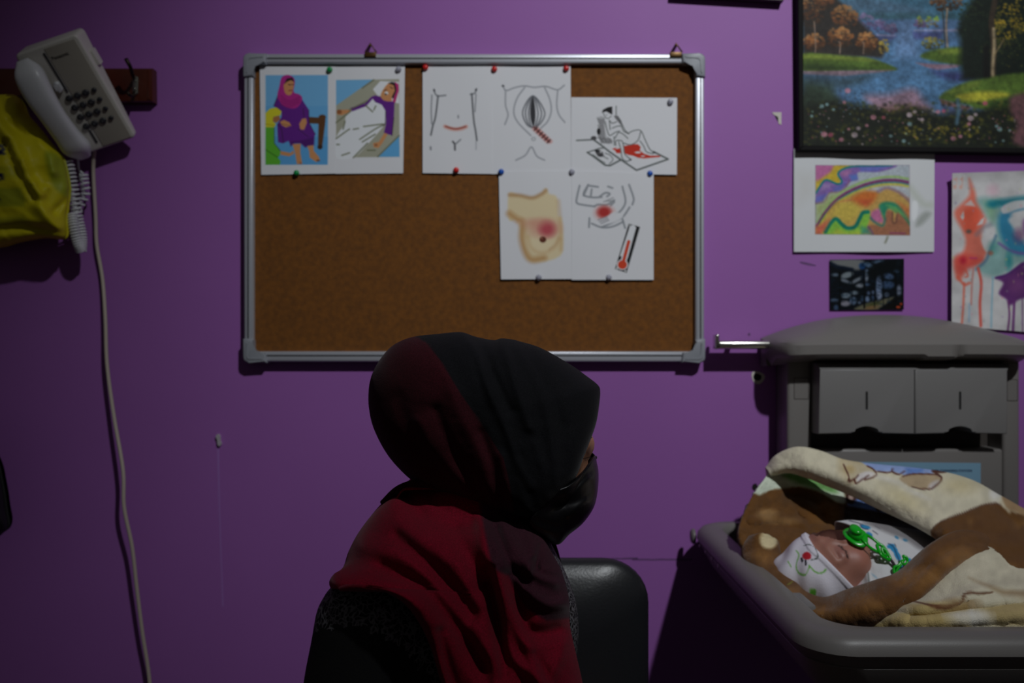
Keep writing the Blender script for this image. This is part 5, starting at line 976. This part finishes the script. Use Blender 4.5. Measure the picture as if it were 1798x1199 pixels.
def baby_sd(p):
    d = face_d(p); d = smin(d, sd_cap(p, nk, ch_, .028, .044), .02); d = smin(d, sd_cap(p, ch_, pe, .044, .042), .03)
    for s in (-1, 1):
        o_ = np.array([0, s * .03, 0]); d = smin(d, sd_cap(p, pe + o_, (pe + ft) / 2 + o_ * 1.3, .034, .028), .02); d = smin(d, sd_cap(p, (pe + ft) / 2 + o_ * 1.3, ft + o_, .027, .018), .015); d = smin(d, sd_cap(p, ft + o_, ft + o_ + [.012, 0, .035], .015, .011), .01)
        a = ch_ + np.array([-.045, s * .05, .0]); e = a + np.array([.05, s * .018, -.01]); h = e + np.array([.04, -s * .035, .025]); d = smin(d, smin(sd_cap(p, a, e, .021, .018), sd_cap(p, e, h, .018, .012), .01), .012)
        for k in range(4): q = h + np.array([.008, (k - 1.5) * .006, .006]); d = smin(d, sd_cap(p, q, q + [.014, 0, -.004], .0036, .003), .003)
        d = smin(d, sd_cap(p, h, h + [.006, s * .012, .008], .004, .003), .003)
    return d
V, Fc = nets(baby_sd, bc + [-.10, -.13, -.13], ft + [.05, .10, .09], .0034, 2)
q = V - bc; a, b, c = q @ bu, q @ bw, q @ bn
C = np.tile(np.array(c8(160, 110, 93)), (len(V), 1))
def tint(m, col_, k): 
    global C
    C = C * (1 - (m * k)[:, None]) + np.asarray(col_) * (m * k)[:, None]
for s in (-1, 1):
    tint(np.exp(-(((a + .030) / .018) ** 2 + ((b - s * .026) / .018) ** 2)) * (c > 0), c8(172, 102, 90), .5); tint(np.exp(-(((a + .003) / .008) ** 2 + ((b - s * .022) / .013) ** 2)) * (c > 0), c8(140, 92, 88), .6)
    arc = -.0085 + 18 * (b - s * .022) ** 2; tint(((np.abs(a - arc) < .0019) & (np.abs(b - s * .022) < .0125) & (c > .02)).astype(float), c8(50, 30, 28), .9)
tint(np.exp(-(((a + .040) / .006) ** 2 + (b / .012) ** 2)) * (c > 0), c8(180, 90, 90), .7)
ba = empty('person', tuple(bc + [0, 0, -.07]), 'sleeping baby in a white cap with a green pacifier, wrapped in the blanket', 'baby')
mesh('body', V, Fc, m_bskin, ba, True, C)
# white cap with an embroidered muzzle
m_cap = mat('white_cotton_jersey', rough=.85, attr=True, bump=(600, .2))
def cap_sd(p):
    q = p - bc; a, b, c = q @ bu, q @ bw, q @ bn; d = skull(p) - .0065
    d = smin(d, sd_ell(p, hb(.066, -.006, -.004), (.020, .030, .026), BR_), .016)          # loose gathered crown
    pl = -(a - .62 * c + .004 + .9 * np.abs(b) * .12)
    d = smin(d, smax(skull(p) - .0082, np.maximum(pl, -pl - .010), .002), .002)              # turned hem
    d = d + .0016 * np.sin(b * 150 + 30 * c + 2.5 * np.sin(a * 60)) * np.clip((a - .02) * 22, 0, 1) + .0012 * np.sin(a * 170 + b * 80) * np.clip((b - .015) * 40, 0, 1)
    return smax(d, pl, .0025)
V, Fc = nets(cap_sd, bc - .10, bc + .10, .0019, 1)
q = V - bc; a, b, c = q @ bu, q @ bw, q @ bn
p = Paint(a * 1000 - 2, b * 1000 - 5, c8(226, 222, 232)); GR = c8(96, 176, 48)
fr_ = (c > -.03) & (b > -.025)
save = p.C.copy()
# embroidery drawn in millimetres over the crown: (crown, side)
p.line([(36, -15), (31, -9), (27, 0), (30, 14), (40, 13)], 1.3, c8(50, 60, 54), 1, .5, sm=20)
p.line([(48, -16), (49, -6), (58, 2.6), (60, 12), (55, 23), (46, 19)], 1.4, GR, 1, .5, sm=30); p.line([(46, 17), (42, 27), (34, 32), (27, 31)], 1.4, GR, 1, .5, sm=16); p.line([(54, 37), (49, 40)], 3.0, GR, 1, .7); p.line([(65, -10), (65, 0)], 1.2, GR, .9, .5)
p.ell(42, 4, 5.2, 7.0, c8(190, 20, 40), 1, .6, .3); p.line([(49, 1), (50, 6)], 2.6, c8(24, 22, 34), 1, .5); p.line([(47, 9), (49, 14)], 2.6, c8(24, 22, 34), 1, .5)
p.C[~fr_] = save[~fr_]
mesh('cap', V, Fc, m_cap, ba, True, p.C)

# white printed wrap over the baby's chest
m_bib = mat('white_printed_cotton', rough=.85, attr=True, bump=(500, .2))
def grid_obj(name, ctrl, nu, nv, painter, m, parent, base, thick, noise_=0., seed=1, folds=()):
    G = patch(ctrl, nu, nv); X, Y, dd = G[..., 0], G[..., 1], G[..., 2].copy()
    for pts, wd, amp in folds: dd = dd - amp * np.exp(-(seg_dist(X, Y, spline(pts, 20)) / wd) ** 2)
    if noise_: dd = dd - noise_ * (vnoise(X, Y, 22, seed) - .5) * 2 - (noise_ * .18 * (vnoise(X, Y, 3.2, seed + 50, 2) - .5) * 2 if noise_ > .003 else 0)
    V = PA(X, Y, dd).reshape(-1, 3); pt = Paint(X, Y, base); painter(pt); return V, grid_faces(nu, nv), pt.C
BC = (1500, 915)
def p_bib(p):
    B = c8(22, 132, 190); N = c8(40, 40, 60)
    T = (1440, 900, 8.567); p.T = T
    for x, y, rx, ry, r in ((680, 225, 75, 30, .2), (640, 200, 30, 14, 0), (740, 330, 50, 26, .5), (1060, 510, 60, 36, -.2), (1110, 560, 66, 40, .7), (1160, 650, 40, 90, -.5), (1190, 860, 80, 60, -.7), (1190, 940, 46, 46, 0), (1330, 720, 40, 30, 0), (1150, 380, 36, 20, .6), (1280, 420, 40, 22, .3), (820, 960, 60, 14, .7), (980, 1000, 36, 14, 0)): p.ell(x, y, rx, ry, B, .9 if y < 950 else .25, .7, r)
    for a in ([(600, 190), (640, 240), (720, 262)], [(700, 320), (780, 370)], [(790, 280), (860, 330)], [(1020, 470), (1100, 520), (1150, 640), (1190, 730)], [(1120, 480), (1140, 520)], [(1140, 830), (1200, 900), (1230, 880)], [(440, 130), (560, 160), (640, 190)], [(820, 210), (900, 250)]): p.line(a, 14, N, .7, .7, sm=12)
    p.line([(680, 690), (760, 665), (840, 690), (900, 720)], 18, c8(110, 120, 116), .9, 1, sm=16); p.line([(680, 800), (720, 900), (740, 1060)], 16, c8(100, 104, 100), .9, 1, sm=16); p.ell(590, 1070, 40, 40, c8(220, 190, 196), .7, 2)
    p.poly([(700, 150), (1800, 200), (1800, 640), (1500, 560), (1300, 430), (1050, 330), (850, 240)], c8(128, 124, 126), .9, 4, sm=30)  # shadowed far right part, its shade painted grey into the white cloth
ctrl = [[(1466, 930, 1.33), (1490, 930, 1.34), (1540, 935, 1.35), (1600, 945, 1.35), (1680, 960, 1.35), (1780, 980, 1.35)],
        [(1470, 916, 1.31), (1496, 914, 1.315), (1540, 920, 1.32), (1600, 930, 1.32), (1680, 945, 1.32), (1780, 960, 1.32)],
        [(1505, 930, 1.275), (1522, 928, 1.275), (1565, 936, 1.28), (1620, 945, 1.28), (1690, 960, 1.28), (1790, 975, 1.28)],
        [(1516, 965, 1.245), (1530, 962, 1.235), (1575, 968, 1.225), (1630, 975, 1.225), (1700, 985, 1.23), (1790, 1000, 1.23)],
        [(1510, 1005, 1.225), (1530, 1000, 1.205), (1575, 1003, 1.19), (1630, 1003, 1.19), (1700, 1008, 1.19), (1790, 1020, 1.19)],
        [(1494, 1040, 1.205), (1525, 1034, 1.185), (1570, 1032, 1.175), (1630, 1025, 1.175), (1700, 1025, 1.18), (1790, 1040, 1.18)],
        [(1490, 1065, 1.21), (1525, 1060, 1.19), (1570, 1058, 1.18), (1630, 1050, 1.18), (1700, 1045, 1.18), (1790, 1060, 1.18)]]
V, Fc, C = grid_obj('wrap', ctrl, 110, 170, p_bib, None, None, c8(212, 212, 214), .002, .002, 5, [([(1520, 985), (1560, 978), (1600, 990)], 5, .004), ([(1520, 1000), (1528, 1030)], 5, .004), ([(1560, 930), (1600, 960), (1640, 1000)], 6, .003)])
o = mesh('wrap', V, Fc, m_bib, ba, True, C); fix_normals(o); solidify(o, .002)

# ------------------------------------------------------------------ pacifier and its chain
m_pac = mat('bright_green_plastic', c8(24, 186, 36), .25, trans=.15); m_teat = mat('amber_silicone', c8(196, 160, 70), .2, trans=.5)
mo = hb(-.036, .006, .057)
pf = empty('pacifier', tuple(mo), 'bright green pacifier with a chain clip lying on the wrap', 'pacifier')
V, Fc = lathe([(.001, -.003), (.012, -.0034), (.0185, -.0022), (.0205, 0), (.0195, .0018), (.013, .0004), (.001, .0002)], 28); V = V * [.80, 1.08, 1]; V[:, 2] -= 12 * (V[:, 1] ** 2); V[:, 0] *= 1 - 6 * np.abs(V[:, 1]) * .6
fix_normals(mesh('shield', frame(V, mo, bu, bw, bn), Fc, m_pac, pf))
V, Fc = lathe([(.0165, 0), (.0185, .0006), (.0165, .0012)], 28); V = V * [.84, 1.1, 1]; V[:, 2] -= 12 * (V[:, 1] ** 2) + .004; fix_normals(mesh('teat_flange', frame(V, mo - bn * .001, bu, bw, bn), Fc, m_teat, pf))
V, Fc = lathe([(.0105, -.001), (.0115, .002), (.0105, .006), (.0085, .0075), (.0085, .009), (.0095, .010), (.009, .0125), (.004, .0135)], 24); V = V * [.8, 1.15, 1]; fix_normals(mesh('knob', frame(V, mo, bu, bw, bn), Fc, m_pac, pf))
def loop(pts, r, nm, n=40): return tube_obj(nm, spline([P(*q) for q in pts], n, True), r, m_pac, pf, 8, True)
loop([(1517, 938, 1.222), (1530, 944, 1.222), (1545, 956, 1.215), (1555, 965, 1.21), (1548, 971, 1.205), (1532, 964, 1.205), (1520, 954, 1.208), (1514, 945, 1.215)], .0022, 'ring')
loop([(1540, 957, 1.212), (1548, 957, 1.212), (1556, 967, 1.206), (1563, 980, 1.20), (1562, 983, 1.198), (1554, 979, 1.198), (1546, 972, 1.20)], .0024, 'chain_link')
loop([(1548, 962, 1.205), (1554, 966, 1.203), (1558, 975, 1.2), (1552, 973, 1.2)], .0018, 'chain_link', 24)
tube_obj('ribbon', spline([P(1563, 982, 1.198), P(1568, 988, 1.195), P(1573, 998, 1.19)], 10), .0022, mat('dark_ribbon', c8(50, 40, 48), .8), pf, 6)
loop([(1570, 996, 1.187), (1578, 992, 1.187), (1584, 984, 1.19), (1583, 990, 1.187), (1576, 999, 1.185), (1573, 1007, 1.183), (1570, 1005, 1.184)], .0020, 'clip')
loop([(1586, 976, 1.192), (1592, 979, 1.19), (1593, 987, 1.188), (1588, 991, 1.186), (1584, 987, 1.187), (1588, 982, 1.19)], .0020, 'clip')

# ------------------------------------------------------------------ plush blanket
m_bl = mat('plush_blanket', rough=.95, attr=True, bump=(620, .6), sheen=.25, spec=.1)
CR = c8(218, 210, 184); CR2 = c8(228, 224, 214); BN = c8(104, 70, 37); BN2 = c8(88, 58, 32); DKB = c8(66, 34, 26); TAN = c8(168, 138, 102)
parts = []
def p_in(p):      # inner side behind the baby's head: brown plush, green and white band, blue stripe
    p.poly([(1280, 700), (1900, 700), (1900, 1100), (1280, 1100)], BN, 1, 2)
    p.poly([(1340, 760), (1420, 815), (1470, 850), (1482, 880), (1470, 885), (1430, 862), (1390, 856), (1350, 862), (1322, 868), (1300, 800)], c8(214, 224, 204), 1, 2, sm=30); p.poly([(1370, 835), (1420, 832), (1450, 848), (1470, 868), (1440, 862), (1400, 850)], c8(96, 158, 74), .8, 4, sm=20); p.poly([(1352, 815), (1380, 818), (1372, 826), (1350, 826)], c8(110, 176, 90), .8, 2)
    p.ell(1400, 880, 34, 14, c8(86, 62, 40), .6, 6); p.ell(1345, 905, 18, 10, c8(168, 132, 86), .7, 4); p.ell(1450, 905, 26, 18, c8(140, 94, 40), .6, 6); p.ell(1370, 918, 30, 6, c8(150, 116, 76), .6, 3)
    p.poly([(1480, 845), (1560, 870), (1640, 910), (1640, 930), (1560, 906), (1486, 892)], c8(104, 132, 190), 1, 2); p.poly([(1480, 890), (1560, 905), (1640, 930), (1640, 960), (1480, 940)], c8(50, 26, 16), 1, 2)
    for x, y in ((1492, 875), (1542, 888)): p.ell(x, y, 10, 12, DKB, 1, .8); p.ell(x, y, 4.5, 6, c8(176, 150, 140), 1, .8)
    p.noise(9, .10, 21)
rows = [[(1352, 832, 1.47), (1400, 812, 1.50), (1460, 826, 1.51), (1520, 850, 1.51), (1600, 880, 1.51), (1720, 930, 1.50)],
        [(1338, 846, 1.44), (1390, 842, 1.475), (1450, 856, 1.49), (1520, 876, 1.495), (1600, 905, 1.49), (1720, 945, 1.48)],
        [(1318, 876, 1.41), (1372, 874, 1.445), (1440, 884, 1.465), (1520, 902, 1.47), (1600, 925, 1.47), (1720, 960, 1.46)],
        [(1303, 908, 1.375), (1358, 904, 1.41), (1435, 908, 1.435), (1520, 922, 1.44), (1600, 940, 1.44), (1720, 975, 1.44)],
        [(1296, 934, 1.345), (1350, 928, 1.38), (1432, 926, 1.405), (1520, 938, 1.41), (1600, 955, 1.41), (1720, 990, 1.41)],
        [(1302, 958, 1.325), (1352, 950, 1.345), (1432, 948, 1.37), (1520, 960, 1.38), (1600, 975, 1.38), (1720, 1010, 1.38)],
        [(1330, 985, 1.30), (1372, 985, 1.31), (1440, 985, 1.33), (1520, 990, 1.34), (1600, 1000, 1.34), (1720, 1030, 1.34)]]
parts.append(grid_obj('a', rows, 90, 150, p_in, None, None, BN, .01, .006, 31, [([(1380, 870), (1430, 890), (1450, 920)], 8, -.01), ([(1320, 915), (1360, 912), (1410, 922)], 7, .008), ([(1405, 880), (1440, 900)], 8, .008), ([(1400, 905), (1420, 925)], 6, -.008)]))
def p_out(p):     # thick cream flap with printed paws, brown patch to the right
    p.poly([(1470, 780), (1510, 800), (1530, 840), (1490, 850), (1470, 830)], c8(196, 172, 126), .5, 6); T = (1480, 780, 5.654); p.T = T
    p.poly([(140, 180), (300, 195), (480, 225), (700, 230), (900, 262), (890, 310), (700, 318), (600, 325), (560, 310), (480, 285), (340, 290), (240, 240)], c8(150, 172, 222), 1, 1.2); p.poly([(620, 260), (800, 262), (780, 305), (640, 315)], c8(96, 134, 206), .8, 3)
    p.poly([(0, 210), (60, 215), (200, 235), (300, 270), (330, 320), (240, 370), (130, 400), (60, 370), (20, 290)], c8(206, 192, 160), 1, 1.2, sm=30); p.poly([(130, 340), (230, 290), (310, 310), (250, 360), (150, 395)], c8(226, 220, 220), .9, 2, sm=20); p.ell(60, 270, 50, 40, c8(190, 164, 110), .7, 4)
    for a in ([(0, 220), (40, 310), (70, 375), (110, 360), (150, 330)], [(110, 370), (135, 402), (190, 370), (250, 330)], [(215, 375), (290, 350), (328, 318), (290, 265), (235, 238)], [(340, 292), (420, 298), (480, 290), (490, 265)], [(480, 285), (550, 320), (610, 290)]): p.line(a, 15, c8(88, 44, 36), 1, .8, sm=14)
    p.poly([(565, 350), (640, 322), (760, 312), (900, 320), (970, 340), (965, 400), (900, 460), (780, 465), (660, 440), (590, 400)], c8(186, 164, 132), 1, 1.2, sm=40); p.poly([(860, 420), (930, 380), (960, 400), (900, 462), (850, 460)], c8(220, 214, 216), .8, 3, sm=16); p.line([(590, 340), (680, 318), (800, 318), (900, 322), (972, 345), (962, 395), (920, 430), (880, 465), (780, 465), (690, 445)], 15, c8(88, 44, 36), 1, .8, sm=40); p.line([(890, 290), (960, 295), (1010, 292)], 30, c8(88, 48, 38), 1, 1, sm=8); p.line([(900, 295), (960, 340)], 20, c8(88, 48, 38), 1, 1)
    p.ell(1150, 430, 160, 80, c8(206, 190, 144), .6, 9); p.ell(600, 560, 200, 60, c8(222, 206, 150), .5, 9, .5); p.ell(720, 510, 120, 20, c8(232, 228, 220), .6, 4, .4); p.ell(440, 370, 160, 24, c8(232, 228, 222), .5, 4, .3); p.ell(1500, 520, 60, 60, c8(226, 224, 220), .8, 6)
    p.poly([(900, 870), (960, 800), (1080, 740), (1220, 690), (1380, 620), (1500, 605), (1590, 640), (1700, 700), (3400, 900), (3400, 1700), (900, 1700)], BN, 1, 1.5); p.line([(900, 860), (960, 800), (1080, 740), (1220, 690), (1380, 620), (1500, 605), (1560, 620)], 14, DKB, .8, 1.2, sm=30); p.poly([(1560, 560), (1620, 490), (1700, 520), (1900, 640), (2400, 760), (2400, 1000), (1760, 720), (1600, 640)], TAN, 1, 2, sm=30); p.line([(1560, 570), (1590, 640), (1640, 690)], 20, CR, .8, 2)
    p.line([(1620, 490), (1720, 560), (1798, 640)], 14, DKB, .7, 2); r = np.random.RandomState(4)
    for _ in range(60): x, y = r.uniform(950, 2600), r.uniform(720, 1400); p.ell(x, y, r.uniform(30, 90), r.uniform(20, 50), [c8(148, 106, 58), c8(92, 60, 34), c8(136, 100, 64)][r.randint(3)] if y > 640 + max(0, (1450 - x)) * .42 else BN, .45 if y > 660 + max(0, (1450 - x)) * .45 else 0, 5)
    p.T = None; p.noise(12, .06, 22)
T_ = [(1347, 824, 1.47), (1366, 802, 1.455), (1400, 789, 1.435), (1440, 796, 1.42), (1480, 811, 1.41), (1530, 819, 1.40), (1600, 826, 1.39), (1660, 835, 1.375), (1710, 851, 1.36), (1760, 879, 1.345), (1830, 912, 1.33), (1950, 930, 1.32), (2080, 960, 1.32)]
L_ = [(1354, 832, 1.465), (1385, 826, 1.44), (1420, 836, 1.42), (1455, 850, 1.40), (1495, 866, 1.375), (1545, 890, 1.335), (1600, 916, 1.28), (1648, 944, 1.225), (1695, 985, 1.185), (1755, 1020, 1.15), (1830, 1036, 1.13), (1950, 1045, 1.12), (2080, 1050, 1.12)]
r0 = [(x, y + 26, d + .03) for x, y, d in T_]; r0b = [(x, y + 6, d + .016) for x, y, d in T_]
r2 = [((a[0] * .7 + b[0] * .3), a[1] * .7 + b[1] * .3, a[2] * .7 + b[2] * .3 - .012) for a, b in zip(T_, L_)]; r3 = [((a[0] * .3 + b[0] * .7), a[1] * .3 + b[1] * .7, a[2] * .3 + b[2] * .7 - .020) for a, b in zip(T_, L_)]
r4 = L_; r5 = [(x + 3, y - 4, d + .018) for x, y, d in L_]; r6 = [(x + 8, y - 16, d + .045) for x, y, d in L_]
r3b = [((a[0] * .08 + b[0] * .92), a[1] * .08 + b[1] * .92, a[2] * .08 + b[2] * .92 - .012) for a, b in zip(T_, L_)]
parts.append(grid_obj('b', [r0, r0b, T_, r2, r3, r3b, r4, r5, r6], 120, 330, p_out, None, None, CR, .01, .0032, 33, [([(1420, 815), (1500, 845), (1600, 890), (1660, 930)], 12, .006), ([(1560, 840), (1640, 880), (1720, 890)], 14, -.006), ([(1730, 860), (1745, 890), (1790, 930)], 9, -.010), ([(1660, 940), (1720, 960), (1790, 960)], 14, .008)]))
def p_roll(p):    # brown rolled edge round the baby, darker pile patches
    for x, y, rx, ry in ((1330, 985, 26, 14), (1390, 1050, 20, 14), (1620, 1020, 50, 18), (1540, 1060, 40, 10), (1680, 985, 30, 20), (1440, 1080, 40, 8)): p.ell(x, y, rx, ry, c8(150, 108, 62), .7, 7)
    for x, y, rx, ry in ((1320, 1000, 16, 20), (1480, 1088, 40, 8), (1580, 1056, 40, 10), (1650, 1035, 30, 12)): p.ell(x, y, rx, ry, BN2, .7, 6)
    p.ell(1347, 950, 14, 17, c8(214, 198, 156), 1, 2.5); p.noise(8, .10, 25); p.line([(1390, 1026), (1384, 1031)], 2, c8(140, 150, 50), .8, .6)
c_in = [(1362, 952, 1.335), (1366, 972, 1.315), (1378, 1000, 1.27), (1396, 1027, 1.22), (1418, 1046, 1.18), (1450, 1054, 1.155), (1490, 1040, 1.145), (1538, 1024, 1.145), (1580, 1008, 1.15), (1636, 960, 1.17), (1690, 936, 1.22), (1760, 950, 1.25), (1850, 970, 1.25)]
c_cr = [(1338, 938, 1.32), (1338, 968, 1.295), (1352, 1004, 1.245), (1376, 1036, 1.19), (1405, 1060, 1.135), (1448, 1072, 1.10), (1494, 1062, 1.085), (1542, 1047, 1.08), (1590, 1032, 1.09), (1643, 988, 1.12), (1702, 956, 1.18), (1775, 975, 1.21), (1860, 990, 1.22)]
c_ou = [(1318, 945, 1.335), (1308, 966, 1.315), (1322, 1006, 1.27), (1352, 1040, 1.205), (1392, 1072, 1.135), (1438, 1089, 1.095), (1498, 1092, 1.07), (1546, 1078, 1.065), (1600, 1058, 1.068), (1648, 1014, 1.10), (1708, 978, 1.16), (1785, 985, 1.21), (1870, 1010, 1.20)]
t_in = [(x + 4, y + 22, d + .02) for x, y, d in c_in]; t_ou = [(x - 2, y + 12, d + .012) for x, y, d in c_ou]
m1 = [((a[0] + b[0]) / 2, (a[1] + b[1]) / 2 - 2, (a[2] + b[2]) / 2 - .006) for a, b in zip(c_in, c_cr)]; m2 = [((a[0] + b[0]) / 2, (a[1] + b[1]) / 2, (a[2] + b[2]) / 2 - .008) for a, b in zip(c_cr, c_ou)]
parts.append(grid_obj('c', [t_in, c_in, m1, c_cr, m2, c_ou, t_ou], 70, 260, p_roll, None, None, BN, .01, .004, 35))
def p_low(p):     # cream folds along the front of the tray
    p.poly([(1480, 1090), (1560, 1068), (1620, 1064), (1700, 1060), (1700, 1110), (1480, 1110)], c8(186, 160, 96), .8, 4); p.line([(1600, 1060), (1640, 1068), (1680, 1060), (1700, 1046), (1740, 1044)], 3, c8(100, 60, 40), .9, .8, sm=20); p.ell(1690, 1062, 30, 8, c8(150, 120, 80), .6, 3)
    p.ell(1780, 1080, 60, 18, c8(176, 150, 90), .7, 6); p.ell(1700, 1085, 40, 8, CR2, .8, 4); p.noise(12, .07, 27); p.poly([(1700, 1020), (1760, 1040), (1900, 1050), (1900, 1062), (1760, 1050)], c8(150, 120, 84), .6, 4); p.ell(1560, 1075, 40, 6, c8(222, 216, 200), .8, 3)
rows = [[(1510, 1060, 1.16), (1550, 1055, 1.13), (1600, 1035, 1.16), (1660, 985, 1.17), (1720, 962, 1.19), (1790, 985, 1.20), (1950, 1020, 1.18), (2060, 1030, 1.18)],
        [(1510, 1080, 1.14), (1552, 1068, 1.105), (1605, 1052, 1.105), (1665, 1012, 1.11), (1725, 995, 1.13), (1795, 1016, 1.13), (1950, 1030, 1.09), (2060, 1040, 1.09)],
        [(1512, 1098, 1.12), (1556, 1082, 1.08), (1610, 1066, 1.052), (1670, 1052, 1.05), (1730, 1042, 1.05), (1800, 1048, 1.05), (1950, 1055, 1.05), (2060, 1060, 1.05)],
        [(1514, 1110, 1.10), (1560, 1096, 1.056), (1615, 1086, 1.03), (1675, 1078, 1.026), (1735, 1072, 1.025), (1805, 1074, 1.025), (1950, 1078, 1.025), (2060, 1080, 1.03)],
        [(1514, 1122, 1.10), (1560, 1114, 1.05), (1615, 1110, 1.022), (1675, 1108, 1.018), (1735, 1106, 1.018), (1805, 1106, 1.018), (1950, 1106, 1.02), (2060, 1106, 1.025)]]
parts.append(grid_obj('d', rows, 60, 200, p_low, None, None, CR, .01, .0032, 37, [([(1560, 1070), (1640, 1068), (1720, 1040), (1798, 1030)], 7, .008), ([(1600, 1085), (1700, 1072), (1798, 1060)], 6, -.008), ([(1560, 1090), (1680, 1088), (1798, 1080)], 7, .006)]))
Vs = np.concatenate([a for a, _, _ in parts]); Fs = []; o_ = 0
for a, f, _ in parts: Fs += [tuple(i + o_ for i in q) for q in f]; o_ += len(a)
Cs = np.concatenate([c for _, _, c in parts])
Vs[:, 2] = np.maximum(Vs[:, 2], .786)
bl = mesh('blanket', Vs, Fs, m_bl, None, True, Cs, origin=(.65, -.35, .79)); tag(bl, 'thick cream and brown plush blanket with printed paws folded round the baby', 'blanket')
bm = bmesh.new(); bm.from_mesh(bl.data); bmesh.ops.recalc_face_normals(bm, faces=bm.faces); bm.to_mesh(bl.data); bm.free(); solidify(bl, .009, 0)
